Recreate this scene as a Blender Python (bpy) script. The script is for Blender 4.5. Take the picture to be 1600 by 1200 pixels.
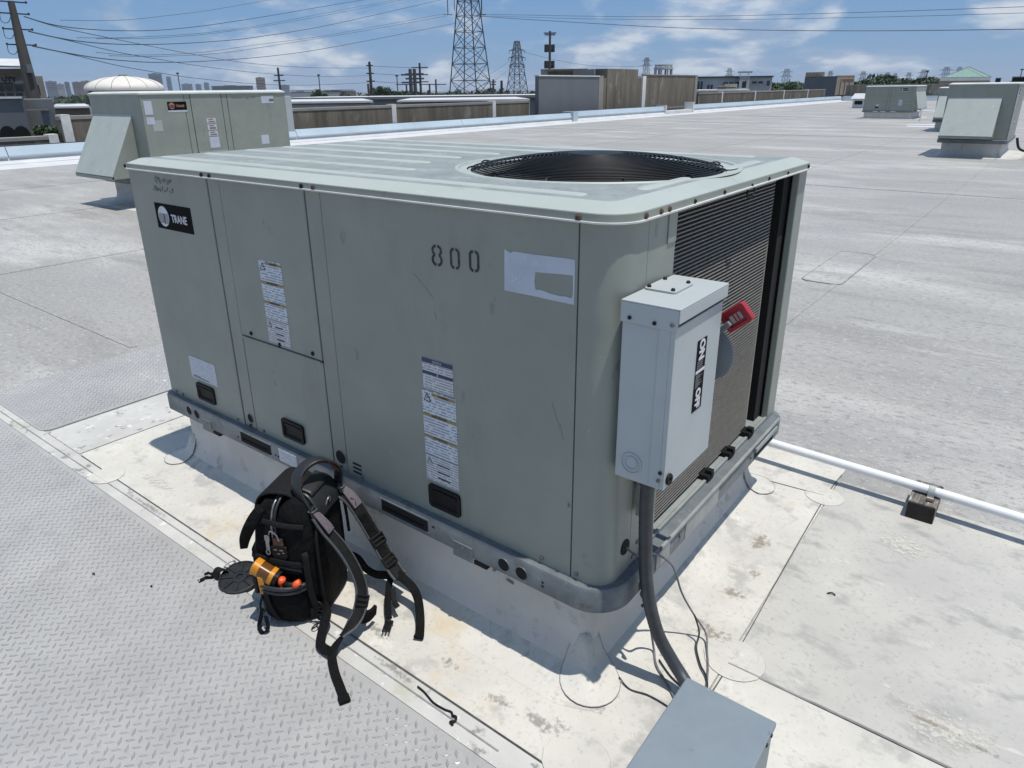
import bpy, math, random
from mathutils import Vector, Matrix
for o in list(bpy.data.objects): bpy.data.objects.remove(o)
SC = bpy.context.scene
COL = SC.collection
rnd = random.Random(7)

# ------------------------------------------------------------------ camera
CR = Vector((0.7897919, 0.6132655, -0.0115834))
CU = Vector((-0.2103167, 0.2884989, 0.9340959))
CF = Vector((-0.5761906, 0.7353052, -0.3568341))
CP = Vector((3.3513, -1.5178, 1.8196))
FPX, PPX, PPY = 1089.21, 789.23, 555.5
cd = bpy.data.cameras.new('camera')
cam = bpy.data.objects.new('camera', cd); COL.objects.link(cam)
cam.matrix_world = Matrix(((CR.x, CU.x, -CF.x, CP.x), (CR.y, CU.y, -CF.y, CP.y), (CR.z, CU.z, -CF.z, CP.z), (0, 0, 0, 1)))
cd.sensor_width = 36; cd.lens = FPX / 1600 * 36
cd.shift_x = (800 - PPX) / 1600; cd.shift_y = -(600 - PPY) / 1600
cd.clip_start = 0.05; cd.clip_end = 9000
SC.camera = cam
HAZE = 0.00012

# ------------------------------------------------------------------ sky, sun, exposure
SUN_EL = math.radians(77); SUN_AZ = math.radians(1.5)      # azimuth from +x towards +y
SUN = Vector((math.cos(SUN_EL) * math.cos(SUN_AZ), math.cos(SUN_EL) * math.sin(SUN_AZ), math.sin(SUN_EL)))
W = bpy.data.worlds.new('World'); SC.world = W; W.use_nodes = True
nt = W.node_tree; nt.nodes.clear()
def N(t, typ, **k):
    n = t.nodes.new(typ)
    for a, b in k.items(): setattr(n, a, b)
    return n
def mth(t, op, a, b=None, c=None):
    n = N(t, 'ShaderNodeMath', operation=op)
    for i, v in enumerate((a, b, c)):
        if v is None: continue
        if isinstance(v, (int, float)): n.inputs[i].default_value = v
        else: t.links.new(v, n.inputs[i])
    return n.outputs[0]
sky = N(nt, 'ShaderNodeTexSky', sky_type='NISHITA', sun_disc=False)
sky.sun_elevation = SUN_EL; sky.sun_rotation = math.radians(90) - SUN_AZ
sky.altitude = 0; sky.air_density = 1.0; sky.dust_density = 0.2; sky.ozone_density = 3.0
tc = N(nt, 'ShaderNodeTexCoord'); sp = N(nt, 'ShaderNodeSeparateXYZ')
nt.links.new(tc.outputs['Generated'], sp.inputs[0])
zz = mth(nt, 'ADD', mth(nt, 'MAXIMUM', sp.outputs[2], 0.0), 0.30)
cb = N(nt, 'ShaderNodeCombineXYZ')
nt.links.new(mth(nt, 'DIVIDE', sp.outputs[0], zz), cb.inputs[0]); nt.links.new(mth(nt, 'DIVIDE', sp.outputs[1], zz), cb.inputs[1])
n1 = N(nt, 'ShaderNodeTexNoise'); n1.inputs['Scale'].default_value = 2.6; n1.inputs['Detail'].default_value = 9; n1.inputs['Roughness'].default_value = 0.52
n1.inputs['Distortion'].default_value = 0.25
nt.links.new(cb.outputs[0], n1.inputs['Vector'])
n2 = N(nt, 'ShaderNodeTexNoise'); n2.inputs['Scale'].default_value = 0.9; n2.inputs['Detail'].default_value = 3
nt.links.new(cb.outputs[0], n2.inputs['Vector'])
dens = mth(nt, 'ADD', n1.outputs[0], mth(nt, 'MULTIPLY', mth(nt, 'SUBTRACT', n2.outputs[0], 0.5), 0.5))
rp = N(nt, 'ShaderNodeMapRange', interpolation_type='SMOOTHSTEP')
rp.inputs['From Min'].default_value = 0.46; rp.inputs['From Max'].default_value = 0.62; rp.inputs['To Max'].default_value = 0.88
nt.links.new(dens, rp.inputs['Value'])
mx = N(nt, 'ShaderNodeMix', data_type='RGBA')
hsv = N(nt, 'ShaderNodeHueSaturation'); hsv.inputs['Saturation'].default_value = 1.0; hsv.inputs['Value'].default_value = 1.0
blue = N(nt, 'ShaderNodeMix', data_type='RGBA'); blue.inputs['Factor'].default_value = 0.78
nt.links.new(sky.outputs[0], blue.inputs['A']); blue.inputs['B'].default_value = (1.30, 2.75, 5.3, 1)
nt.links.new(blue.outputs['Result'], hsv.inputs['Color'])
nt.links.new(rp.outputs[0], mx.inputs['Factor']); nt.links.new(hsv.outputs[0], mx.inputs['A'])
cc = N(nt, 'ShaderNodeMix', data_type='RGBA'); cc.inputs['A'].default_value = (2.9, 3.9, 5.5, 1); cc.inputs['B'].default_value = (6.3, 6.8, 7.4, 1)
n3 = N(nt, 'ShaderNodeTexNoise'); n3.inputs['Scale'].default_value = 5.0; n3.inputs['Detail'].default_value = 7; nt.links.new(cb.outputs[0], n3.inputs['Vector'])
cr_ = N(nt, 'ShaderNodeMapRange', interpolation_type='SMOOTHSTEP'); cr_.inputs['From Min'].default_value = 0.40; cr_.inputs['From Max'].default_value = 0.62
nt.links.new(n3.outputs[0], cr_.inputs['Value']); nt.links.new(cr_.outputs[0], cc.inputs['Factor']); nt.links.new(cc.outputs['Result'], mx.inputs['B'])
bg = N(nt, 'ShaderNodeBackground'); bg.inputs['Strength'].default_value = 0.1
out = N(nt, 'ShaderNodeOutputWorld')
nt.links.new(mx.outputs['Result'], bg.inputs[0]); nt.links.new(bg.outputs[0], out.inputs[0])
sl = bpy.data.lights.new('sun', 'SUN'); sl.energy = 4.2; sl.angle = math.radians(0.53); sl.color = (1.0, 0.955, 0.885)
so = bpy.data.objects.new('sun', sl); COL.objects.link(so)
so.rotation_euler = SUN.to_track_quat('Z', 'Y').to_euler(); so.location = SUN * 60
vs = SC.view_settings; vs.view_transform = 'Standard'; vs.look = 'None'; vs.exposure = 0.1; vs.gamma = 1.0; vs.use_curve_mapping = False

# ------------------------------------------------------------------ helpers
def at(px, py, d):
    """a real place d metres ahead in the direction of photograph pixel (px, py)"""
    return CP + (CF + CR * ((px - PPX) / FPX) - CU * ((py - PPY) / FPX)) * d

class MB:
    def __init__(s): s.v = []; s.f = []
    def add(s, vs_, fs):
        b = len(s.v); s.v += [tuple(v) for v in vs_]; s.f += [tuple(i + b for i in f) for f in fs]; return s
    def box(s, x0, y0, z0, x1, y1, z1):
        return s.add([(x0, y0, z0), (x1, y0, z0), (x1, y1, z0), (x0, y1, z0), (x0, y0, z1), (x1, y0, z1), (x1, y1, z1), (x0, y1, z1)],
                     [(0, 3, 2, 1), (4, 5, 6, 7), (0, 1, 5, 4), (1, 2, 6, 5), (2, 3, 7, 6), (3, 0, 4, 7)])
    def bar(s, p, q, w, h=None, up=(0, 0, 1)):
        p = Vector(p); q = Vector(q); h = w if h is None else h
        d = (q - p).normalized(); u = Vector(up)
        if abs(d.dot(u)) > .98: u = Vector((1, 0, 0))
        a = d.cross(u).normalized(); b = a.cross(d)
        c = [a * (sx * w / 2) + b * (sy * h / 2) for sx, sy in ((-1, -1), (1, -1), (1, 1), (-1, 1))]
        return s.add([p + x for x in c] + [q + x for x in c], [(0, 1, 2, 3), (7, 6, 5, 4), (0, 4, 5, 1), (1, 5, 6, 2), (2, 6, 7, 3), (3, 7, 4, 0)])
    def tube(s, pts, r, n=8, closed=False, cap=True):
        pts = [Vector(p) for p in pts]; m = len(pts); base = len(s.v)
        rr = r if isinstance(r, (list, tuple)) else [r] * m
        prev = None
        for i, p in enumerate(pts):
            if closed: t = (pts[(i + 1) % m] - pts[i - 1]).normalized()
            else: t = (pts[min(i + 1, m - 1)] - pts[max(i - 1, 0)]).normalized()
            if prev is None:
                a = t.cross(Vector((0, 0, 1)))
                if a.length < .05: a = t.cross(Vector((1, 0, 0)))
                a.normalize()
            else:
                a = (prev - t * prev.dot(t)).normalized()
            prev = a; b = t.cross(a)
            for k in range(n):
                an = 2 * math.pi * k / n
                s.v.append(tuple(p + (a * math.cos(an) + b * math.sin(an)) * rr[i]))
        for i in range(m if closed else m - 1):
            j = (i + 1) % m
            for k in range(n):
                l = (k + 1) % n
                s.f.append((base + i * n + k, base + j * n + k, base + j * n + l, base + i * n + l))
        if cap and not closed:
            s.f.append(tuple(base + k for k in range(n))); s.f.append(tuple(base + (m - 1) * n + k for k in reversed(range(n))))
        return s
    def loft(s, rings, cap0=True, cap1=True):
        base = len(s.v); n = len(rings[0])
        for r in rings: s.v += [tuple(p) for p in r]
        for i in range(len(rings) - 1):
            for k in range(n):
                l = (k + 1) % n
                s.f.append((base + i * n + k, base + i * n + l, base + (i + 1) * n + l, base + (i + 1) * n + k))
        if cap0: s.f.append(tuple(base + k for k in reversed(range(n))))
        if cap1: s.f.append(tuple(base + (len(rings) - 1) * n + k for k in range(n)))
        return s
    def lathe(s, prof, c=(0, 0, 0), n=24, ax=None):
        """prof: (radius, height) along ax (default z)"""
        c = Vector(c); ax = Vector(ax or (0, 0, 1)).normalized()
        a = ax.cross(Vector((0, 0, 1)));
        if a.length < .01: a = Vector((1, 0, 0))
        a.normalize(); b = ax.cross(a)
        rings = [[c + ax * h + (a * math.cos(2 * math.pi * k / n) + b * math.sin(2 * math.pi * k / n)) * r for k in range(n)] for r, h in prof]
        return s.loft(rings)
    def prism(s, poly, o, ux, uy, d):
        """poly of (a,b) in plane o+a*ux+b*uy, extruded by vector d"""
        o = Vector(o); ux = Vector(ux); uy = Vector(uy); d = Vector(d)
        A = [o + ux * a + uy * b for a, b in poly]
        return s.loft([A, [p + d for p in A]])
    def ribbon(s, pts, w, th, side, n=6):
        """flat strap along smooth path; side = width direction(s)"""
        P = catmull(pts, n); m = len(P)
        sd = side if isinstance(side, list) else [side] * len(pts)
        S = catmull(sd, n)
        ww = w if isinstance(w, list) else [w] * len(pts)
        Wd = [x.x for x in catmull([(x, 0, 0) for x in ww], n)]
        rings = []
        for i, p in enumerate(P):
            t = (P[min(i + 1, m - 1)] - P[max(i - 1, 0)]).normalized()
            sv = S[i] - t * S[i].dot(t)
            sv.normalize(); nv = t.cross(sv)
            a = sv * (Wd[i] / 2); b = nv * (th / 2)
            rings.append([p - a - b * .6, p - a * .86 - b, p + a * .86 - b, p + a - b * .6, p + a + b * .6, p + a * .86 + b, p - a * .86 + b, p - a + b * .6])
        return s.loft(rings)

def catmull(pts, n):
    pts = [Vector(p) for p in pts]; out = []
    for i in range(len(pts) - 1):
        p0 = pts[max(i - 1, 0)]; p1 = pts[i]; p2 = pts[i + 1]; p3 = pts[min(i + 2, len(pts) - 1)]
        for k in range(n):
            t = k / n
            out.append(.5 * ((2 * p1) + (p2 - p0) * t + (2 * p0 - 5 * p1 + 4 * p2 - p3) * t * t + (3 * p1 - p0 - 3 * p2 + p3) * t ** 3))
    out.append(pts[-1]); return out

def outline(x0, y0, x1, y1, r, o=0.0, n=6):
    """counter-clockwise rounded rectangle; r = radii of (x0y0, x1y0, x1y1, x0y1); o = outward offset"""
    x0 -= o; y0 -= o; x1 += o; y1 += o; pts = []
    for (cx, cy, sx, sy, a0), rr in zip(((x0, y0, 1, 1, 180), (x1, y0, -1, 1, 270), (x1, y1, -1, -1, 0), (x0, y1, 1, -1, 90)), r):
        rr = max(rr + o, .002)
        for k in range(n + 1):
            a = math.radians(a0 + 90 * k / n)
            pts.append((cx + sx * rr + rr * math.cos(a), cy + sy * rr + rr * math.sin(a)))
    return pts

def sweep(prof, x0, y0, x1, y1, r, n=6):
    """rings for a profile of (outward offset, z) swept round a rounded rectangle"""
    return [[(px, py, z) for px, py in outline(x0, y0, x1, y1, r, o, n)] for o, z in prof]

def mesh_obj(name, mb, mat, parent=None, smooth=False, bevel=0, auto=None, world=True):
    me = bpy.data.meshes.new(name)
    off = Vector((0, 0, 0))
    if parent is not None and world: off = base_of(parent)
    me.from_pydata([tuple(Vector(v) - off) for v in mb.v], [], mb.f)
    me.update()
    import bmesh
    bm = bmesh.new(); bm.from_mesh(me); bmesh.ops.recalc_face_normals(bm, faces=bm.faces[:]); bm.to_mesh(me); bm.free()
    o = bpy.data.objects.new(name, me); COL.objects.link(o)
    if mat: me.materials.append(mat)
    if parent is not None: o.parent = parent
    if smooth:
        me.polygons.foreach_set('use_smooth', [True] * len(me.polygons))
        if auto: me.set_sharp_from_angle(angle=math.radians(auto))
    if bevel:
        b = o.modifiers.new('bevel', 'BEVEL'); b.width = bevel; b.segments = 2; b.limit_method = 'ANGLE'; b.angle_limit = math.radians(40)
    return o
def tag(o, label, cat, group=None):
    o['label'] = label; o['category'] = cat
    if group: o['group'] = group
    return o
def thing(name, label, cat, loc=(0, 0, 0), rz=0, group=None):
    o = bpy.data.objects.new(name, None); COL.objects.link(o); o.location = loc; o.rotation_euler = (0, 0, rz)
    o.empty_display_size = .1
    if not rz: BASE[o.name] = Vector(loc)
    return tag(o, label, cat, group)
BASE = {}
def base_of(o):
    v = Vector((0, 0, 0))
    while o is not None:
        if o.name in BASE: v += BASE[o.name]
        o = o.parent
    return v
def struct(name, mb, mat, **k):
    o = mesh_obj(name, mb, mat, **k); o['kind'] = 'structure'; return o
def text_obj(name, body, size, mat, parent, M, bold=0.0, ext=.0004, sx=1.0):
    cu = bpy.data.curves.new(name, 'FONT'); cu.body = body; cu.size = size; cu.align_x = 'CENTER'; cu.align_y = 'CENTER'
    cu.extrude = ext; cu.offset = bold; cu.resolution_u = 3
    t = bpy.data.objects.new(name + '_c', cu); COL.objects.link(t)
    bpy.context.view_layer.update()
    me = bpy.data.meshes.new_from_object(t.evaluated_get(bpy.context.evaluated_depsgraph_get()))
    bpy.data.objects.remove(t)
    me.transform(Matrix.Diagonal((sx, 1, 1, 1))); me.transform(M)
    me.transform(Matrix.Translation(-base_of(parent)))
    me.materials.clear(); me.materials.append(mat)
    o = bpy.data.objects.new(name, me); COL.objects.link(o); o.parent = parent
    return o
def front_M(x, y, z):      # reads from -y
    return Matrix(((1, 0, 0, x), (0, 0, -1, y), (0, 1, 0, z), (0, 0, 0, 1)))

# ------------------------------------------------------------------ materials
MATS = {}
def mat(name, c1, c2=None, scale=6.0, rough=.55, metal=0.0, bump=0.0, bscale=120.0, stretch=(1, 1, 1), spots=None, world=False, lo=.35, hi=.65, spec=.5, detail=5, ripple=0, rscale=2.6, rdist=.05):
    if name in MATS: return MATS[name]
    m = bpy.data.materials.new(name); m.use_nodes = True; t = m.node_tree
    b = t.nodes['Principled BSDF']
    b.inputs['Roughness'].default_value = rough; b.inputs['Metallic'].default_value = metal; b.inputs['Specular IOR Level'].default_value = spec
    if c2 is None: c2 = tuple(x * .86 for x in c1)
    if world: src = N(t, 'ShaderNodeNewGeometry').outputs['Position']
    else: src = N(t, 'ShaderNodeTexCoord').outputs['Object']
    mp = N(t, 'ShaderNodeMapping'); mp.inputs['Scale'].default_value = stretch; t.links.new(src, mp.inputs[0])
    no = N(t, 'ShaderNodeTexNoise'); no.inputs['Scale'].default_value = scale; no.inputs['Detail'].default_value = detail; no.inputs['Roughness'].default_value = .62
    t.links.new(mp.outputs[0], no.inputs['Vector'])
    mr = N(t, 'ShaderNodeMapRange'); mr.inputs['From Min'].default_value = lo; mr.inputs['From Max'].default_value = hi
    t.links.new(no.outputs[0], mr.inputs['Value'])
    x = N(t, 'ShaderNodeMix', data_type='RGBA'); x.inputs['A'].default_value = (*c1, 1); x.inputs['B'].default_value = (*c2, 1)
    t.links.new(mr.outputs[0], x.inputs['Factor']); col = x.outputs['Result']
    for (c3, sc, th, wd, st) in (spots or []):
        mp2 = N(t, 'ShaderNodeMapping'); mp2.inputs['Scale'].default_value = st; mp2.inputs['Location'].default_value = (sc * 1.7, 3.1, sc)
        t.links.new(src, mp2.inputs[0])
        n2 = N(t, 'ShaderNodeTexNoise'); n2.inputs['Scale'].default_value = sc; n2.inputs['Detail'].default_value = 6; n2.inputs['Roughness'].default_value = .65
        t.links.new(mp2.outputs[0], n2.inputs['Vector'])
        r2 = N(t, 'ShaderNodeMapRange'); r2.inputs['From Min'].default_value = th; r2.inputs['From Max'].default_value = th + wd
        t.links.new(n2.outputs[0], r2.inputs['Value'])
        y = N(t, 'ShaderNodeMix', data_type='RGBA'); y.inputs['B'].default_value = (*c3, 1)
        t.links.new(r2.outputs[0], y.inputs['Factor']); t.links.new(col, y.inputs['A']); col = y.outputs['Result']
    t.links.new(col, b.inputs['Base Color'])
    rr = N(t, 'ShaderNodeMapRange'); rr.inputs['To Min'].default_value = max(rough - .08, .05); rr.inputs['To Max'].default_value = min(rough + .1, 1)
    t.links.new(no.outputs[0], rr.inputs['Value']); t.links.new(rr.outputs[0], b.inputs['Roughness'])
    if bump:
        n3 = N(t, 'ShaderNodeTexNoise'); n3.inputs['Scale'].default_value = bscale; n3.inputs['Detail'].default_value = 4
        t.links.new(src, n3.inputs['Vector'])
        bp = N(t, 'ShaderNodeBump'); bp.inputs['Strength'].default_value = bump; bp.inputs['Distance'].default_value = .01
        t.links.new(n3.outputs[0], bp.inputs['Height']); t.links.new(bp.outputs[0], b.inputs['Normal'])
    if ripple:
        n4 = N(t, 'ShaderNodeTexNoise'); n4.inputs['Scale'].default_value = rscale; n4.inputs['Detail'].default_value = 2
        t.links.new(src, n4.inputs['Vector'])
        b2 = N(t, 'ShaderNodeBump'); b2.inputs['Strength'].default_value = ripple; b2.inputs['Distance'].default_value = rdist
        t.links.new(n4.outputs[0], b2.inputs['Height'])
        if bump: t.links.new(b2.outputs[0], bp.inputs['Normal'])
        else: t.links.new(b2.outputs[0], b.inputs['Normal'])
    MATS[name] = m; return m

O1 = (1, 1, 1)
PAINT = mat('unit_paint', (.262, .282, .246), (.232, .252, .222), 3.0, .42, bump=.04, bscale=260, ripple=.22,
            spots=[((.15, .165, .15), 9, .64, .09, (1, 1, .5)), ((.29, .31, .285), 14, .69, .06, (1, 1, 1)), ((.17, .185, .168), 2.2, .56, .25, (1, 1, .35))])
CAPM = mat('unit_paint_lit', (.375, .415, .385), (.335, .375, .350), 2.2, .48, bump=.04, bscale=220,  # same paint as the panels, lightened in colour for sunlit upper faces
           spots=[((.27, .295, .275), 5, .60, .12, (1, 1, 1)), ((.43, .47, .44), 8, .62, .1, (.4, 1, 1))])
CAPTOP = mat('weathered_cap_top', (.275, .30, .285), (.205, .225, .217), 7, .5, bump=.05, bscale=200, spots=[((.32, .345, .325), 4, .56, .12, (1, 1, 1)), ((.18, .195, .19), 45, .55, .1, O1)])
GALV = mat('galvanised', (.165, .185, .195), (.115, .13, .14), 14, .5, .15, spots=[((.21, .23, .235), 30, .60, .08, O1), ((.09, .095, .09), 8, .62, .1, O1)])
GALVL = mat('galvanised_light', (.33, .355, .345), (.24, .265, .26), 12, .45, .2)
BLACK = mat('black_plastic', (.006, .0065, .007), (.010, .010, .011), 30, .55, spec=.22)
HOLE = mat('dark_void', (.004, .004, .005), (.006, .006, .006), 10, .9)
DARK = mat('dark_interior', (.006, .0065, .007), (.010, .0105, .011), 10, .9, spec=.1)
RUST = mat('rusty_screw', (.10, .045, .02), (.045, .025, .015), 300, .7)
SCREW = mat('screw_steel', (.20, .20, .19), (.10, .09, .08), 300, .45, .5)
LABEL = mat('label_white', (.50, .54, .60), (.44, .48, .54), 20, .5)
LABELB = mat('label_bleached', (.48, .52, .60), (.42, .46, .54), 8, .55)
FIN = mat('coil_fins', (.008, .0085, .009), (.014, .0145, .015), 60, .8, spec=.1)
TUBEM = mat('coil_tubes', (.225, .212, .19), (.165, .156, .142), 40, .6, 0)
GRILL = mat('grille_black', (.007, .008, .010), (.011, .012, .014), 30, .5, spec=.3)
BOXG = mat('box_enamel', (.40, .435, .445), (.365, .40, .41), 4, .42, spots=[((.27, .30, .315), 12, .68, .1, (1, 1, .3))])
BOXTOP = mat('box_blue_grey', (.185, .222, .252), (.165, .20, .23), 9, .5, bump=.05, bscale=200, spots=[((.235, .285, .33), 14, .66, .05, O1), ((.115, .15, .185), 22, .68, .05, O1)])
REDP = mat('red_plastic', (.36, .018, .03), (.28, .014, .022), 30, .45)
CONDM = mat('conduit_grey', (.040, .046, .055), (.03, .034, .04), 20, .5)
WIREG = mat('wire_grey', (.16, .17, .18), (.1, .1, .11), 60, .5)
WIREB = mat('wire_black', (.012, .012, .013), (.02, .02, .02), 60, .5)
PVC = mat('pvc_white', (.74, .76, .78), (.66, .68, .70), 9, .4)
WOOD = mat('old_wood', (.22, .20, .17), (.06, .055, .05), 9, .85, stretch=(6, 1, 6), bump=.3, bscale=60, spots=[((.02, .018, .016), 26, .60, .05, O1), ((.45, .42, .36), 12, .60, .06, (4, 1, 4))])
WOODD = mat('wood_end_dark', (.018, .016, .014), (.035, .03, .027), 30, .9, bump=.4, bscale=90)
PADM = mat('walkpad_rubber', (.365, .362, .356), (.305, .302, .297), 2.2, .5, world=True, bump=.10, bscale=130,
           spots=[((.285, .28, .275), 7, .57, .14, O1), ((.30, .298, .29), 60, .55, .12, O1), ((.54, .55, .56), 5, .73, .02, (1, 2.4, 1)), ((.40, .395, .375), 1.5, .55, .2, O1)])
SKIRT = mat('flashing_membrane', (.56, .54, .485), (.47, .455, .415), 3.2, .6, world=True, bump=.06, bscale=90,
            spots=[((.37, .36, .335), 6.5, .545, .10, O1), ((.50, .43, .32), 2.6, .60, .12, O1), ((.36, .30, .23), 10, .735, .04, O1), ((.62, .61, .57), 4, .63, .1, O1), ((.28, .265, .245), 24, .665, .06, O1), ((.40, .385, .355), 55, .56, .12, O1)])
SHEETB = mat('worn_membrane', (.455, .442, .405), (.385, .376, .352), 2.6, .6, world=True, bump=.07, bscale=90,
             spots=[((.30, .295, .282), 5, .53, .12, (1, 1.6, 1)), ((.51, .495, .45), 3, .60, .1, O1), ((.27, .265, .26), 17, .66, .08, O1), ((.50, .487, .45), 11, .64, .06, (.6, 1.6, 1)), ((.33, .325, .31), 60, .56, .1, O1)])
STRIPM = mat('grey_dirty_strip', (.40, .395, .375), (.50, .495, .47), 2.5, .75, world=True, bump=.06, spots=[((.22, .22, .215), 9, .58, .06, O1), ((.60, .59, .57), 14, .60, .05, O1), ((.38, .37, .29), 3, .60, .1, O1)])
CURBM = mat('curb_membrane', (.54, .525, .50), (.47, .458, .435), 4, .6, world=True, bump=.05, bscale=60,
            spots=[((.34, .33, .32), 8, .58, .1, O1), ((.24, .22, .19), 16, .68, .05, O1), ((.20, .18, .15), 5, .70, .04, O1)])
PATCHM = mat('patch_membrane', (.47, .46, .43), (.40, .39, .365), 9, .6, world=True, spots=[((.28, .26, .22), 16, .62, .08, O1), ((.40, .33, .24), 9, .66, .08, O1)])
SEAL = mat('dark_sealant', (.06, .058, .055), (.14, .135, .13), 14, .8, world=True)
SEALL = mat('grey_sealant', (.20, .20, .195), (.34, .335, .33), 10, .8, world=True)
CONC = mat('stained_concrete', (.20, .172, .132), (.115, .098, .074), 1.3, .9, world=True, stretch=(1, 1.6, .16), bump=.2, bscale=6,
           spots=[((.05, .043, .034), 2.6, .62, .1, (1, 2.0, .2)), ((.30, .275, .23), 1.1, .56, .16, (1, 1, .5)), ((.12, .11, .09), 9, .58, .1, (1, 1.4, .3))])
CONCL = mat('pale_concrete', (.30, .28, .25), (.24, .225, .20), 1.2, .9, world=True)
WHITEM = mat('white_coping', (.60, .605, .605), (.50, .51, .52), .8, .5, world=True)
JOINT = mat('white_joint', (.74, .73, .70), (.62, .61, .58), 4, .7, world=True)
COPE = mat('blue_white_coping', (.47, .56, .62), (.38, .46, .52), .7, .4, world=True, stretch=(1, .5, 1))
GREYW = mat('grey_painted_wall', (.145, .155, .165), (.125, .135, .145), .6, .8, world=True)
GREYB = mat('grey_building', (.20, .205, .21), (.17, .175, .18), .4, .8, world=True)
TAN = mat('tan_panel', (.42, .33, .25), (.34, .27, .21), .8, .85, world=True)
STEEL = mat('tower_steel', (.055, .058, .062), (.04, .042, .046), 1, .6, world=True)
POLEM = mat('pole_steel_brown', (.085, .078, .068), (.06, .056, .05), .5, .7, world=True)
POLEW = mat('pole_timber', (.045, .038, .032), (.03, .026, .022), 1, .85, world=True)
GLASS = mat('dark_glass', (.015, .02, .028), (.03, .037, .048), .3, .12, world=True)
WALLW = mat('pale_wall', (.46, .47, .475), (.40, .41, .415), .3, .8, world=True)
BRICKT = mat('brown_wall', (.22, .185, .16), (.18, .15, .13), .3, .85, world=True)
GREENR = mat('green_metal_roof', (.19, .30, .255), (.16, .26, .22), .6, .45, world=True)
LUGM = mat('lugs_shade_tone', (.315, .313, .309), (.27, .268, .265), 2.2, .22, world=True, spec=.9, spots=[((.33, .328, .32), 5, .58, .14, O1)])  # darker than the pad, so the colour supplies the lugs' shaded sides
DOMEM = mat('dome_cream', (.66, .63, .575), (.58, .555, .51), .5, .55, world=True)
ASPH = mat('ground_mix', (.075, .08, .06), (.13, .125, .115), .02, .95, world=True)
LEAF = mat('leaf_dark', (.022, .045, .016), (.045, .08, .026), .8, .7, world=True)
LEAF2 = mat('leaf_mid', (.045, .085, .028), (.075, .12, .04), .9, .7, world=True)
BARK = mat('bark', (.07, .055, .04), (.045, .036, .028), 3, .9, world=True)
TOWN = [mat('skyline_%s' % n, c, None, .02, .8, world=True) for n, c in (('slate', (.16, .18, .22)), ('brown', (.19, .145, .13)), ('pale', (.34, .35, .37)), ('glass', (.12, .17, .24)))]
def print_mat(name, base, ink, pitch, cov=.55):
    m = bpy.data.materials.new(name); m.use_nodes = True; t = m.node_tree; b = t.nodes['Principled BSDF']; b.inputs['Roughness'].default_value = .5
    src = N(t, 'ShaderNodeTexCoord').outputs['Object']; s = N(t, 'ShaderNodeSeparateXYZ'); t.links.new(src, s.inputs[0])
    fr = mth(t, 'FRACT', mth(t, 'MULTIPLY', s.outputs[2], 1 / pitch))
    line = mth(t, 'LESS_THAN', fr, .48)
    mp = N(t, 'ShaderNodeMapping'); mp.inputs['Scale'].default_value = (75, 75, 1 / pitch); t.links.new(src, mp.inputs[0])
    no = N(t, 'ShaderNodeTexNoise'); no.inputs['Scale'].default_value = 1.0; no.inputs['Detail'].default_value = 1; t.links.new(mp.outputs[0], no.inputs['Vector'])
    word = mth(t, 'GREATER_THAN', no.outputs[0], 1 - cov)
    f = mth(t, 'MULTIPLY', mth(t, 'MULTIPLY', line, word), .75)
    x = N(t, 'ShaderNodeMix', data_type='RGBA'); x.inputs['A'].default_value = (*base, 1); x.inputs['B'].default_value = (*ink, 1)
    t.links.new(f, x.inputs['Factor']); t.links.new(x.outputs['Result'], b.inputs['Base Color']); return m
PRINTB = print_mat('small_print_blue', (.55, .59, .64), (.12, .15, .24), .0105)
PRINTG = print_mat('small_print_grey', (.53, .55, .58), (.17, .18, .2), .0095, .6)
PRINTF = print_mat('faded_print', (.50, .54, .60), (.33, .36, .42), .012, .5)
OCHRE = mat('ochre_bar', (.30, .22, .09), (.24, .18, .08), 60, .5)
NAVY = mat('navy_bar', (.02, .035, .09), (.03, .045, .1), 60, .5)
INK = mat('ink_black', (.012, .012, .013), (.03, .03, .03), 90, .6)
INKF = mat('ink_faint', (.11, .12, .118), (.15, .17, .16), 90, .6)
LOGOB = mat('logo_black', (.005, .005, .0055), (.008, .008, .009), 20, .7, spec=.08)
LOGOW = mat('logo_white', (.62, .62, .68), (.55, .55, .6), 30, .45)
LOGOR = mat('logo_faded_red', (.42, .20, .15), (.3, .14, .11), 30, .5)
STEN = mat('stencil_black', (.014, .016, .016), (.06, .066, .064), 70, .7)

# ------------------------------------------------------------------ the roof and what lies on it
ROOFM = mat('roof_membrane_grey', (.345, .336, .316), (.275, .268, .253), .55, .62, world=True, stretch=(.35, 1.2, 1), bump=.05, bscale=70,
            spots=[((.45, .44, .416), .5, .51, .13, (.40, 1.3, 1)), ((.27, .266, .265), .8, .55, .14, (.5, 1.2, 1)), ((.235, .228, .216), 1.1, .535, .14, (.35, 1.3, 1)), ((.22, .215, .215), 5, .62, .08, (.25, 1.3, 1)), ((.44, .432, .413), 7, .66, .08, (.5, 1.2, 1)), ((.215, .209, .199), 26, .515, .14, (.6, 1.1, 1)), ((.43, .423, .405), 30, .565, .10, (.7, 1.1, 1)), ((.185, .18, .172), 90, .565, .08, (.8, 1.1, 1)), ((.46, .452, .434), 110, .605, .06, (.8, 1.1, 1))])
roof = struct('roof', MB().box(-20.0, -14, -.4, 40, 97, 0), ROOFM)
ground = struct('ground', MB().add([(-4500, -4500, -9), (4500, -4500, -9), (4500, 6000, -9), (-4500, 6000, -9)], [(0, 1, 2, 3)]), ASPH)
def sheet(name, x0, y0, x1, y1, z, m, r=.02, parent=None, seg=4):
    o = outline(x0, y0, x1, y1, (r,) * 4, 0, seg); return mesh_obj(name, MB().loft([[(a, b, 0.0005) for a, b in o], [(a, b, z) for a, b in o]]), m, parent or roof)
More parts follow.
